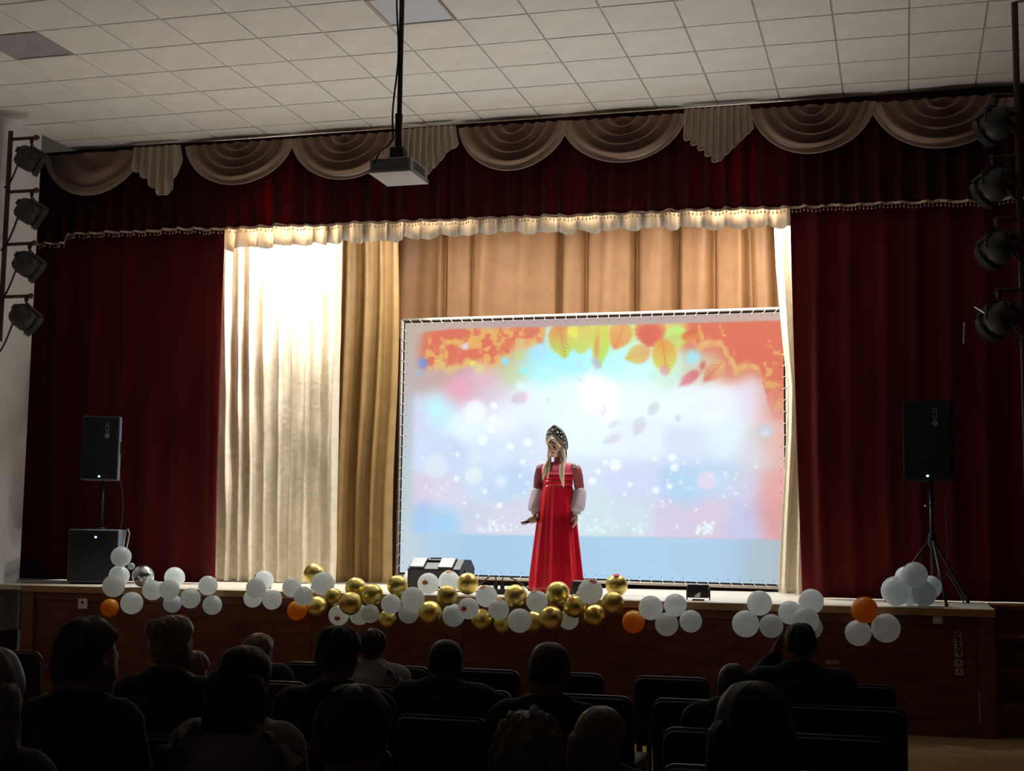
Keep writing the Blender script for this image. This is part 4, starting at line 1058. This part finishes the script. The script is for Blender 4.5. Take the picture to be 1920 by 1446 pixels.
prims = [('e', headfix((0, -.005, 1.475)), (.077, .092, .110), hr), ('e', headfix((0, -.042, 1.415)), (.057, .052, .052), hr), ('e', headfix((0, -.070, 1.383)), (.022, .020, .018), hr),
         ('e', headfix((0, -.100, 1.445)), (.011, .016, .014), hr), ('e', headfix((0, -.092, 1.47)), (.008, .014, .03), hr), ('e', headfix((0, -.082, 1.500)), (.05, .018, .012), hr),
         ('e', headfix((.030, -.075, 1.44)), (.022, .018, .022), hr), ('e', headfix((-.030, -.075, 1.44)), (.022, .018, .022), hr), ('e', headfix((0, -.087, 1.411)), (.022, .012, .009), hr),
         ('e', headfix((.073, .005, 1.46)), (.010, .020, .030), hr), ('e', headfix((-.073, .005, 1.46)), (.010, .020, .030), hr),
         ('c', (0, .012, 1.26), headfix((0, .005, 1.40)), .046, .044), ('c', (-.14, .01, 1.265), (.14, .01, 1.265), .048, .048), ('e', (0, .0, 1.16), (.145, .095, .13)), ('e', (0, .0, 1.02), (.115, .09, .12)), ('e', (0, .01, .88), (.155, .115, .12))]
for s in (-1, 1):
    wr = (s*.222, -.055, .80)
    prims += [('c', (s*.165, .005, 1.265), (s*.222, .03, 1.03), .045, .036), ('c', (s*.222, .03, 1.03), wr, .036, .023), ('c', (s*.075, .01, .85), (s*.085, .0, .46), .075, .052), ('c', (s*.085, .0, .46), (s*.09, .02, .085), .05, .034), ('e', (s*.095, -.04, .04), (.036, .095, .035))]
# her left hand (picture right): relaxed, hanging
hx = .222
prims += [('e', (hx, -.060, .752), (.016, .036, .046)), ('e', (hx, -.062, .735), (.015, .040, .030))]
for k, (dy, ln) in enumerate(((-.030, .060), (-.010, .068), (.010, .064), (.028, .050))):
    b0 = Vector((hx, -.064+dy, .722)); m0 = b0+Vector((-.006, -.008, -ln*.55)); t0 = m0+Vector((-.016, -.010, -ln*.45)); prims += [('c', b0, m0, .0088, .0080), ('c', m0, t0, .0080, .0068)]
prims += [('c', (hx-.004, -.088, .775), (hx-.016, -.112, .745), .0105, .0092), ('c', (hx-.016, -.112, .745), (hx-.020, -.118, .718), .0092, .0078)]
# her right hand (picture left): closed round the microphone
hx = -.222; mc = Vector((hx-.002, -.085, .725)); mdir = Vector((-.93, -.28, -.22)).normalized()
prims += [('e', (hx, -.064, .765), (.020, .034, .038)), ('e', mc+Vector((0, .022, .014)), (.036, .016, .030))]
side = mdir.cross(Vector((0, 0, 1))).normalized(); upv = side.cross(mdir).normalized()
for k in range(4):
    base = mc+mdir*(-.030+.021*k); ring = []
    for a in (100, 40, -30, -100, -150):
        ring.append(base+(upv*math.sin(R(a))-Vector((0, 1, 0))*math.cos(R(a))*(-1 if a > 999 else 1))*.0245)
    for i in range(len(ring)-1): prims.append(('c', ring[i], ring[i+1], .0085-.0006*i, .0082-.0006*i))
prims += [('c', mc+Vector((.012, -.004, .042)), mc+mdir*.03+Vector((0, -.02, .030)), .0105, .0092), ('c', mc+mdir*.03+Vector((0, -.02, .030)), mc+mdir*.058+Vector((0, -.022, .022)), .0092, .0078)]
pm = blob_mesh('performer_body', prims, .0065, 3)
pe_ = link('person', pm, M_skin); pe_.location = (fp.x, WY, STZ); pe_.rotation_euler = (0, 0, R(-8)); pe_.scale = (HS, HS, HS)
tag(pe_, 'performer in long red satin dress and beaded headdress holding a microphone on stage', 'person')
def ringsurf(name, prof_, m, parent, n=64, pleat=0, thick=.004, ph=0.0):
    """prof_: (z, half width, half depth, x centre, y centre, pleat depth)"""
    vs = []; fs = []
    for (z, hw_, hd_, xc, yc, pd) in prof_:
        for k in range(n):
            a = 2*math.pi*k/n; f = 1+pd*(.7*math.cos(pleat*a+ph)+.3*math.cos((pleat*2+1)*a+1+z*2))
            vs.append((xc+hw_*f*math.cos(a), yc+hd_*f*math.sin(a), z))
    for i in range(len(prof_)-1):
        for k in range(n): fs.append((i*n+k, (i+1)*n+k, (i+1)*n+(k+1) % n, i*n+(k+1) % n))
    me_ = bpy.data.meshes.new(name); me_.from_pydata(vs, [], fs); me_.update(); o = link(name, me_, m, parent, True)
    if thick: sd = o.modifiers.new('t', 'SOLIDIFY'); sd.thickness = thick
    return o
sk = []
for i in range(22):
    t = i/21; z = 1.10-1.085*t; sk.append((z, .150+.125*t**.8, .112+.125*t**.8, 0, .0, .010+.105*t**.7))
ringsurf('skirt', sk, M_dress, pe_, 160, 9)
ringsurf('bodice', [(1.08, .150, .112, 0, 0, .004), (1.11, .148, .110, 0, 0, .003), (1.15, .156, .113, 0, 0, .001), (1.19, .166, .116, 0, -.002, 0)], M_dress, pe_, 64, 20)
ringsurf('yoke', [(1.188, .167, .117, 0, -.002, 0), (1.225, .172, .112, 0, 0, 0), (1.262, .190, .088, 0, .006, 0), (1.292, .180, .066, 0, .010, 0), (1.308, .135, .060, 0, .012, 0), (1.314, .085, .058, 0, .012, 0), (1.317, .066, .056, 0, .010, 0)], M_yoke, pe_, 64)
ringsurf('sash', [(1.128, .156, .118, 0, 0, .01), (1.115, .158, .120, 0, 0, .01), (1.09, .158, .120, 0, 0, .012), (1.078, .156, .118, 0, 0, .01)], M_dress, pe_, 64, 9, .006)
def sleeve(name, pts, m, parent, n=28, wr=.06):
    vs = []; fs = []
    for i, (p, r) in enumerate(pts):
        for k in range(n):
            a = 2*math.pi*k/n; f = 1+wr*math.sin(5*a+i*.9)+wr*.6*n3(a*2, i*.7, 2)
            vs.append((p[0]+r*f*math.cos(a), p[1]+r*f*math.sin(a), p[2]))
    for i in range(len(pts)-1):
        for k in range(n): fs.append((i*n+k, (i+1)*n+k, (i+1)*n+(k+1) % n, i*n+(k+1) % n))
    me_ = bpy.data.meshes.new(name); me_.from_pydata(vs, [], fs); me_.update(); o = link(name, me_, m, parent, True)
    sd = o.modifiers.new('t', 'SOLIDIFY'); sd.thickness = .003; return o
for s in (-1, 1):
    sleeve('upper_sleeve', [((s*.186, .008, 1.262), .050), ((s*.194, .01, 1.24), .053), ((s*.206, .016, 1.18), .054), ((s*.216, .022, 1.12), .052), ((s*.223, .026, 1.06), .050), ((s*.226, .028, 1.045), .048)], M_lace, pe_)
    sleeve('shoulder_ruffle', [((s*.165, .006, 1.305), .030), ((s*.178, .006, 1.292), .047), ((s*.186, .008, 1.27), .052), ((s*.188, .008, 1.255), .050)], M_sheer, pe_)
    sleeve('lower_sleeve', [((s*.226, .028, 1.055), .050), ((s*.228, .024, 1.03), .060), ((s*.230, .014, .98), .066), ((s*.231, -.008, .92), .070), ((s*.231, -.030, .865), .072), ((s*.228, -.045, .828), .062), ((s*.224, -.053, .808), .036), ((s*.223, -.056, .796), .040), ((s*.223, -.057, .788), .036)], M_sheer, pe_, wr=.10)
# hair
def head_cap(c, rr, Mrot, m, parent, lim, disp=.10, seed=1.0, name='hair', thick=.012, n=44, nt=20, fr=(9, 3)):
    vs = []; fs = []
    for j in range(nt+1):
        for i in range(n):
            ph = 2*math.pi*i/n; th = lim(ph)*j/nt
            f = 1+disp*n3(ph*fr[0]/3, th*fr[1]/3, seed)*min(1, th*1.5)+disp*.5*n3(ph*fr[0], th*fr[1], seed+4)*min(1, th*1.5)
            sn = max(0, math.sin(th))**.80; cz_ = math.copysign(abs(math.cos(th))**.92, math.cos(th)); p = Vector((sn*math.sin(ph)*rr[0], sn*math.cos(ph)*rr[1], cz_*rr[2]))*f
            vs.append(tuple(c+Mrot @ p))
    for j in range(nt):
        for i in range(n): fs.append((j*n+i, j*n+(i+1) % n, (j+1)*n+(i+1) % n, (j+1)*n+i))
    me_ = bpy.data.meshes.new(name); me_.from_pydata(vs, [], fs); me_.update()
    bm = bmesh.new(); bm.from_mesh(me_); bmesh.ops.remove_doubles(bm, verts=bm.verts, dist=1e-5); bmesh.ops.recalc_face_normals(bm, faces=bm.faces); bm.to_mesh(me_); bm.free()
    o = link(name, me_, m, parent, True); sd = o.modifiers.new('t', 'SOLIDIFY'); sd.thickness = thick; sd.offset = -1
    return o
# ph = 0 points to +y (her back)
def limf(ph):
    c = math.cos(ph); return R(float(np.interp(c, [-1, -.75, -.4, 0, 1], [40, 62, 84, 104, 128])))
head_cap(headfix((0, -.002, 1.478)), (.087, .102, .116), Euler(hr).to_matrix(), M_blonde, pe_, limf, .05, 2.0, fr=(14, 2))
def lock(name, pts, r):
    b = MB(); b.tube([Vector(p) for p in pts], r, 10); o = b.build(name, M_blonde, pe_, True); return o
lock('hair_lock', [headfix((.082, -.030, 1.50)), headfix((.088, -.025, 1.42)), (.085, -.055, 1.33), (.088, -.115, 1.25), (.098, -.132, 1.16), (.110, -.130, 1.08), (.113, -.128, 1.06)], [.018, .024, .028, .028, .022, .012, .003])
lock('hair_lock', [headfix((.072, -.015, 1.44)), (.07, -.03, 1.34), (.078, -.105, 1.26), (.082, -.128, 1.18), (.088, -.13, 1.12)], [.02, .024, .022, .016, .003])
lock('hair_lock', [headfix((-.082, -.030, 1.50)), headfix((-.086, -.03, 1.42)), (-.080, -.06, 1.33), (-.090, -.112, 1.26), (-.105, -.128, 1.18), (-.112, -.13, 1.13)], [.016, .02, .024, .024, .015, .003])
lock('hair_lock', [headfix((-.072, -.02, 1.44)), (-.068, -.06, 1.33), (-.058, -.118, 1.24), (-.060, -.128, 1.17), (-.062, -.128, 1.14)], [.014, .016, .016, .010, .003])
lock('fringe_lock', [headfix((-.01, -.078, 1.575)), headfix((.028, -.090, 1.552)), headfix((.060, -.074, 1.522)), headfix((.080, -.045, 1.475))], [.010, .016, .014, .010])
lock('fringe_lock', [headfix((.0, -.080, 1.575)), headfix((-.028, -.092, 1.552)), headfix((-.056, -.076, 1.525)), headfix((-.078, -.045, 1.475))], [.010, .013, .012, .008])
# eyes, brows, mouth
for s in (-1, 1):
    b = MB(); b.ball((0, 0, 0), (.016, .007, .0085), 12, 8); o = b.build('eye', M_eye, pe_, True); o.location = headfix((s*.030, -.087, 1.470)); o.rotation_euler = hr
    b = MB(); b.tube([(-.018, 0, -.002), (0, -.003, .003), (.018, .003, -.003)], .0032, 6); o = b.build('eyebrow', M_eye, pe_, True); o.location = headfix((s*.030, -.093, 1.488)); o.rotation_euler = hr
b = MB(); b.ball((0, 0, 0), (.019, .006, .006), 12, 8); o = b.build('mouth', M_lip, pe_, True); o.location = headfix((0, -.099, 1.411)); o.rotation_euler = hr
# beaded headdress: an upright crescent over the hairline, pointed at the top
vs = []; fs = []; n = 45
Hm = Euler(hr).to_matrix(); hc = headfix((0, .0, 1.485))
def arch(a, f, dy):
    h = .026+.062*max(0, math.cos(a*.80))**1.2+.016*math.exp(-(a/.16)**2)
    r0x, r0z = .093+h*f*.75, .102+h*f
    return hc+Hm @ Vector((r0x*math.sin(a), -.048+dy+.05*abs(a/1.9)**2+.022*f, r0z*math.cos(a)+.006))
for i in range(n):
    a = R(-112+224*i/(n-1))
    for (f, dy) in ((0, -.012), (1, -.008), (1, .012), (0, .012)): vs.append(tuple(arch(a, f, dy)))
for i in range(n-1):
    for k in range(4): fs.append((i*4+k, (i+1)*4+k, (i+1)*4+(k+1) % 4, i*4+(k+1) % 4))
fs += [(0, 1, 2, 3), tuple((n-1)*4+k for k in (3, 2, 1, 0))]
me_ = bpy.data.meshes.new('headdress'); me_.from_pydata(vs, [], fs); me_.update(); hd = link('headdress', me_, M_tiara, pe_)
b = MB()
for i in range(31):
    a = R(-108+216*i/30)
    for f in (.03, .98): b.ball(arch(a, f, -.014), .0050, 8, 6)
for a in (-78, -52, -26, 0, 26, 52, 78): b.ball(arch(R(a), .52, -.014), (.0125, .009, .0125), 10, 8)
for a in (-65, -39, -13, 13, 39, 65): b.ball(arch(R(a), .30, -.014), .0065, 8, 6); b.ball(arch(R(a), .74, -.014), .0065, 8, 6)
b.build('pearls', M_pearl, hd, True)
for sx in (-1, 1):
    b = MB(); p0 = hc+Hm @ Vector((sx*.094, .02, -.02)); b.tube([p0, p0+Vector((sx*.006, 0, -.07)), p0+Vector((sx*.002, .0, -.14))], .007, 6); b.build('ribbon', M_tiara, hd, True)
# microphone in the hand: its own thing
mi = empty('microphone', pe_.matrix_basis @ (mc-mdir*.0), 0, 'black handheld microphone in the right hand of the performer', 'microphone')
mi.rotation_mode = 'QUATERNION'; mi.rotation_quaternion = pe_.matrix_basis.to_quaternion() @ Vector((0, 0, 1)).rotation_difference(mdir)
b = MB(); b.lathe([(.009, -.075), (.012, -.07), (.0165, .06), (.018, .075)], 14); b.build('handle', M_black, mi, True, 40)
b = MB(); b.lathe([(.018, .075), (.024, .085), (.026, .105), (.020, .125), (.0, .132)], 14); b.build('grille', M_silverm, mi, True)

# ------------------------------------------------------------------ audience seats
ROWS = {'A': 8.06, 'B': 6.97, 'C': 5.92, 'D': 4.97, 'E': 3.95, 'F': 2.95}
ROWN = {'A': 'front row', 'B': 'second row', 'C': 'third row', 'D': 'fourth row', 'E': 'fifth row', 'F': 'nearest row'}
def make_seat():
    e = empty('hall_chair', (0, 0, 0), 0, 'dark padded hall chair', 'chair', 'rows of dark padded hall chairs')
    W_, TOP = .43, .785
    def fb(s, t):
        a = (s-.5)*2; cr = .9
        x = a*W_/2*(1-.0*t); return x
    # rounded-corner back pad, leaning a little
    nn = 8; out = []
    r = .055; zb, zt2 = .40, TOP
    for (cx_, cz_, a0) in ((W_/2-r, zt2-r, 0), (-W_/2+r, zt2-r, 90), (-W_/2+.02, zb+.02, 180), (W_/2-.02, zb+.02, 270)):
        rr_ = r if cz_ > .6 else .02
        for k in range(nn+1): a = R(a0+90*k/nn); out.append((cx_+rr_*math.cos(a), cz_+rr_*math.sin(a)))
    m_ = len(out); lean = lambda z: -.10*(z-.42)
    vs = [(x, lean(z)-.0, z) for x, z in out]+[(x*.96, lean(z)-.014, zb+(z-zb)*.985) for x, z in out]+[(x, lean(z)+.045, z) for x, z in out]
    fs = [(i, (i+1) % m_, 2*m_+(i+1) % m_, 2*m_+i) for i in range(m_)]+[(m_+i, m_+(i+1) % m_, (i+1) % m_, i) for i in range(m_)]+[tuple(range(m_, 2*m_))[::-1], tuple(range(2*m_, 3*m_))]
    b = MB(); b.add(vs, fs); br_ = b.build('backrest', M_chair, e)
    b = MB(); pts = [(x, lean(z)+.016, z+.004) for x, z in out if z > .46]; b.tube(pts, .008, 6); b.build('back_frame', M_chairf, br_, True)
    MB().box((0, .26, .425), (W_, .42, .07), bev=.02).build('seat', M_chair, e)
    for sx in (-1, 1):
        b = MB(); b.box((sx*.195, .06, .20), (.03, .035, .40)); b.build('leg', M_chairf, e)
        b = MB(); b.box((sx*.195, .42, .20), (.03, .035, .40)); b.build('leg', M_chairf, e)
        MB().box((sx*.195, .24, .05), (.025, .36, .03)).build('runner', M_chairf, e)
    return e
proto = make_seat(); first = True
seats = []   # (u centre, row, label)
SEATS = [
 (25,'A','front row chair at the far left edge of the picture'), (157,'A','front row chair half hidden by the turned dark-haired boy'), (600,'A','front row chair with bright top edge left of the two dark heads'),
 (745,'A','front row chair between the white-blouse child and the broad black figure'), (910,'A','front row chair right of the broad black figure'), (1065,'A','front row chair right of the close-cropped head'),
 (1260,'A','front row chair standing clear with shiny rounded top edge'), (1604,'A','front row chair at right behind the raised-hand man shoulder'),
 (509,'B','second row chair below the light-haired head with bright edge'), (700,'B','second row chair under the child in white blouse'), (886,'B','second row chair just below the front row chair right of black figure'),
 (1109,'B','second row chair right of the close-cropped neck'), (1306,'B','second row chair below the clear shiny front row chair'), (1480,'B','second row chair under the man with raised hand'), (1612,'B','second row chair at the right end by the aisle'),
 (357,'C','third row chair under the small child in pale shirt'), (1340,'C','third row chair with bright corner under the small brown head'), (1572,'C','third row chair at right with long grey top edge'),
 (157,'E','fifth row chair under the turned dark-haired boy'), (318,'D','fourth row chair under the woman with pinned-up hair'), (640,'D','fourth row chair under the tall dark head left of centre'), (832,'C','third row chair under the broad black figure'),
 (1027,'D','fourth row chair under the close-cropped head'), (1356,'D','fourth row chair with bright corner at the bottom edge'), (1585,'D','fourth row chair at the right aisle, bottom edge'),
 (450,'E','fifth row chair under the girl in frilled pale blouse'), (655,'F','nearest row chair under the dark figure at the bottom left of centre'), (1120,'E','fifth row chair under the smooth dark blond head'), (-15,'F','nearest row chair under the grey-blond woman at left edge'),
 (985,'F','nearest row chair under the blond head with white clip'), (1412,'F','nearest row chair under the big smooth dark head')]
for (u, row, lab) in SEATS:
    Y = ROWS[row]; p = at(u, 1270, Y)
    o = proto if first else copy_tree(proto); first = False
    o.location = (p.x, Y, 0); o['label'] = lab; o.rotation_euler = (0, 0, R(random.uniform(-1.5, 1.5)))
# ------------------------------------------------------------------ audience people
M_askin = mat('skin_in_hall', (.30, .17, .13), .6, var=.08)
HAIR = {'black': mat('hair_black', (.008, .007, .007), .55, var=.3, scale=30), 'brown': mat('hair_brown', (.035, .020, .013), .5, var=.35, scale=30), 'light': mat('hair_light_brown', (.24, .16, .11), .45, var=.3, scale=30), 'blond': mat('hair_dark_blond', (.17, .125, .08), .45, var=.3, scale=30), 'grey': mat('hair_grey_blond', (.22, .20, .17), .45, var=.25, scale=30)}
CL = {'black': mat('cloth_black', (.006, .006, .009), .8, var=.3), 'navy': mat('cloth_navy', (.010, .012, .022), .8, var=.3), 'white': mat('cloth_white_shirt', (.48, .43, .43), .8, var=.08), 'pink': mat('cloth_pale_pink', (.30, .23, .23), .8, var=.1), 'grey': mat('cloth_dark_grey', (.03, .028, .03), .8, var=.2)}
M_trs = mat('cloth_trousers', (.008, .008, .010), .85, var=.3)
def audience(u, vtop, row, label, hair, style, top, yaw=0, tilt=0, nod=0, wide=1.0, lean=0.0, hw=.18, raise_hand=False, seed=1.0, frill=False, dy=.22, collar=None):
    Y = ROWS[row]+dy; p = at(u, vtop, Y); Tz = p.z
    st_ = (Tz-.43)/.84; sh = .55+.45*st_; sh = max(.86, min(1.08, sh))*hw/.18
    zz = lambda z: .43+(z-.43)*st_ if z > .43 else z
    S = wide
    hz = zz(1.27)-.118*sh     # head centre height so that the crown lands on the photo's height
    nk = Vector((0, .01+lean*.5, zz(1.0))); hc_ = Vector((0, .03+lean, hz))
    Mh = Euler((nod, tilt, yaw)).to_matrix(); hrot = Euler((nod, tilt, yaw)); H = lambda x, y, z: hc_+Mh @ (Vector((x, y, z))*sh)
    rot = (nod, tilt, yaw)
    head = [('e', H(0, 0, 0), (.076*sh, .094*sh, .112*sh), rot), ('e', H(0, .04, -.06), (.056*sh, .058*sh, .052*sh), rot), ('e', H(0, .068, -.095), (.022*sh, .02*sh, .018*sh), rot), ('e', H(0, .098, -.02), (.013*sh, .018*sh, .022*sh), rot),
            ('e', H(.080, -.005, -.015), (.012*sh, .022*sh, .032*sh), rot), ('e', H(-.080, -.005, -.015), (.012*sh, .022*sh, .032*sh), rot)]
    torso = [('e', (0, .02, zz(.53)), (.165*S, .125, .11)), ('e', (0, .01+lean*.2, zz(.66)), (.150*S, .110, .14*st_)), ('e', (0, .0+lean*.4, zz(.83)), (.165*S, .112, .16*st_)), ('c', (-.145*S, .0+lean*.5, zz(.945)), (.145*S, .0+lean*.5, zz(.945)), .062, .062), ('c', (-.06, lean*.5, zz(.985)), (.06, lean*.5, zz(.985)), .05, .05)]
    neck = [('c', nk-Vector((0, 0, .05)), hc_+Vector((0, -.01, -.06)), .056*sh, .052*sh)]
    arms = []; hands = []
    for s in (-1, 1):
        sh0 = Vector((s*.170*S, lean*.5, zz(.935)))
        if raise_hand and s == -1:
            el = Vector((-.27*S, .10, zz(.78))); wr = Vector((-.135, .11, zz(1.06))); hd_ = Vector((-.115, .10, zz(1.13)))
        else:
            el = Vector((s*(.195*S+.01), .07, zz(.66))); wr = Vector((s*.13, .30, .585)); hd_ = Vector((s*.105, .36, .575))
        arms += [('c', sh0, el, .054, .042), ('c', el, wr, .042, .030)]
        dirh = (hd_-wr).normalized(); sd = Vector((0, 0, 1)).cross(dirh); sd = sd.normalized() if sd.length > .1 else Vector((1, 0, 0))
        hands += [('c', wr, hd_, .027, .030), ('e', hd_, (.036, .036, .022) if abs(dirh.z) < .6 else (.022, .034, .04))]
        for k in range(4):
            b0 = hd_+sd*(-.027+.018*k)+dirh*.022; hands.append(('c', b0, b0+dirh*(.045+.008*(k in (1, 2)))+Vector((0, 0, -.008)), .009, .0075))
        hands.append(('c', hd_-dirh*.01+sd*(.03*-s), hd_+dirh*.035+sd*(.048*-s), .0105, .008))
    legs = []
    for s in (-1, 1): legs += [('c', (s*.085, .04, .53), (s*.105, .43, .535), .080, .060), ('c', (s*.105, .43, .535), (s*.105, .44, .10), .058, .042)]
    feet = [('e', (s*.105, .50, .045), (.045, .12, .043)) for s in (-1, 1)]
    body = blob_mesh('seated_body', head+torso+neck+arms+hands+legs+feet, .0135, 3)
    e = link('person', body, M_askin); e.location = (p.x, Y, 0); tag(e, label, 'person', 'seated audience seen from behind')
    grow = lambda P, d: [(q_[0], q_[1], tuple(x+d for x in q_[2]))+tuple(q_[3:]) if q_[0] == 'e' else (q_[0], q_[1], q_[2], q_[3]+d, q_[4]+d) for q_ in P]
    tm = blob_mesh('top', grow(torso+arms, .016), .016, 3)
    puff(tm, lambda c: .010*n3(c.x*9, c.y*9, c.z*7+seed))
    link('top', tm, CL[top], e)
    link('trousers', blob_mesh('trousers', grow(legs+torso[:1], .014), .018, 3), M_trs, e)
    if collar:
        sleeve('collar', [(tuple(nk+Vector((0, 0, .010))), .082), (tuple(nk+Vector((0, 0, .030))), .076), (tuple(nk+Vector((0, 0, .045))), .080)], CL[collar], e, wr=.02)
    if frill:
        for s in (-1, 1):
            def ff(a, t, s=s):
                x = s*(.09+.15*a); z = zz(1.0)-.02-.10*a*a+.022*math.sin(a*17+s)*t+.02*t; y = -.02+lean*.5-.075*t+.02*math.sin(a*13); return (x*S, y, z+.03*(1-t))
            sheet('frill', ff, 30, 4, CL[top], e, .004)
    hm = HAIR[hair]
    back = {'short': 112, 'buzz': 108, 'mid': 128, 'long': 128, 'pony': 118, 'bun': 116, 'curly': 116}[style]
    def lim(ph):
        c = math.cos(ph); return R(float(np.interp(c, [-1, -.5, 0, 1], [back, back-8, 84, 58])))     # ph=0 front
    dz = {'buzz': (.086, .102, .117), 'short': (.092, .106, .121), 'mid': (.090, .108, .124), 'long': (.092, .110, .124), 'pony': (.086, .104, .121), 'bun': (.088, .106, .121), 'curly': (.090, .107, .122)}[style]
    head_cap(hc_, tuple(x*sh for x in dz), Mh, hm, e, lim, {'buzz': .02, 'short': .11, 'mid': .06, 'long': .04, 'pony': .04, 'bun': .05, 'curly': .16}[style], seed, fr=(12, 3) if style != 'curly' else (12, 10), n=52, nt=22)
    if style in ('mid', 'long'):
        dn = .20 if style == 'mid' else .40
        hp = [('c', H(sx*.05, -.055, .0), H(sx*.062, -.06, -.12), .05*sh, .048*sh) for sx in (-1, 0, 1)]
        if style == 'long': hp += [('c', H(sx*.062, -.06, -.12), hc_+Vector((sx*.085, -.07+lean*.0, -dn)), .05*sh, .035) for sx in (-1, 0, 1)]
        hmesh = blob_mesh('back_hair', hp, .012, 2)
        puff(hmesh, lambda c: .008*n3(math.atan2(c.x, c.y)*14, c.z*5, seed))
        link('back_hair', hmesh, hm, e)
    if style == 'bun':
        hmesh = blob_mesh('bun', [('e', H(.0, -.085, .075), (.052*sh, .04*sh, .045*sh))], .008, 1)
        puff(hmesh, lambda c: .008*n3(c.x*60, c.y*60, c.z*60))
        link('bun', hmesh, hm, e)
    if style == 'pony':
        b = MB(); b.tube([H(0, -.098, .03), H(.0, -.14, .02), H(.005, -.15, -.07), H(.0, -.135, -.17), H(0, -.125, -.22)], [.022, .03, .034, .026, .006], 10); b.build('ponytail', hm, e, True)
    return e, hc_, sh
audience(157, 1160, 'E', 'boy with thick dark hair turning his head right, far left group', 'brown', 'short', 'black', R(-28), R(4), R(8), 1.0, seed=1.2, hw=.195)
audience(318, 1155, 'D', 'woman with pinned-up light brown hair in dark clothing at left', 'light', 'bun', 'black', R(-14), 0, R(6), 1.0, seed=2.4, hw=.185)
audience(357, 1222, 'C', 'small child with light brown hair in pale shirt at left', 'light', 'short', 'white', R(-10), 0, 0, .95, seed=3.1, collar='white')
e, hc_, sh = audience(450, 1215, 'E', 'girl with long dark hair and frilled pale blouse at bottom left', 'black', 'mid', 'pink', 0, 0, 0, .98, seed=4.4, hw=.185, frill=True, collar='pink')
audience(480, 1190, 'B', 'child with smooth light brown hair behind the frilled blouse girl', 'light', 'mid', 'navy', R(-24), R(3), R(6), .95, seed=5.3, hw=.2, collar='white')
audience(630, 1175, 'D', 'tall person with black hair in black jacket left of centre', 'black', 'short', 'black', 0, 0, 0, 1.12, seed=6.6, hw=.18)
audience(695, 1180, 'B', 'child with short brown hair in white puffed blouse', 'brown', 'short', 'white', R(10), 0, 0, 1.0, seed=7.2, hw=.165, frill=True)
audience(655, 1288, 'F', 'dark round-headed figure at the bottom left of centre', 'black', 'short', 'black', 0, 0, 0, 1.05, seed=8.1, hw=.19)
audience(832, 1200, 'C', 'broad-shouldered person with black hair dressed all in black', 'black', 'buzz', 'black', 0, 0, 0, 1.16, seed=9.5, hw=.185)
audience(1027, 1205, 'D', 'person with close-cropped dark hair and long bare neck', 'brown', 'buzz', 'black', 0, 0, 0, 1.0, seed=10.3, hw=.18)
e, hc_, sh = audience(985, 1340, 'F', 'child with tousled blond hair and white hair clip at the bottom', 'blond', 'curly', 'grey', R(4), 0, 0, .95, seed=11.9, hw=.185)
b = MB(); b.ball((0, 0, .008), (.012, .008, .014), 10, 6); b.ball((.014, 0, .002), (.014, .008, .008), 10, 6); b.ball((-.010, 0, .0), (.008, .006, .006), 8, 6)
o = b.build('hair_clip', M_paper, e, True); o.location = hc_+Vector((.018, -.02, .119*sh))
audience(1120, 1330, 'E', 'child with smooth dark blond hair at the bottom right of centre', 'blond', 'mid', 'black', R(-8), R(4), R(4), .92, seed=12.2, hw=.175)
audience(1374, 1245, 'C', 'small brown head just left of the raised-hand man', 'brown', 'buzz', 'black', 0, 0, 0, .92, seed=13.7, hw=.17)
audience(1412, 1285, 'F', 'large smooth dark head nearest at the bottom right', 'black', 'mid', 'black', 0, 0, 0, 1.05, seed=14.4, hw=.185)
audience(1500, 1170, 'B', 'man in black holding his raised left hand to his face', 'black', 'short', 'black', R(6), 0, 0, 1.25, seed=15.8, hw=.165, raise_hand=True)
audience(-34, 1218, 'F', 'woman with long grey-blond hair cut off by the left picture edge', 'grey', 'long', 'grey', R(18), 0, 0, 1.0, seed=16.6, hw=.19)
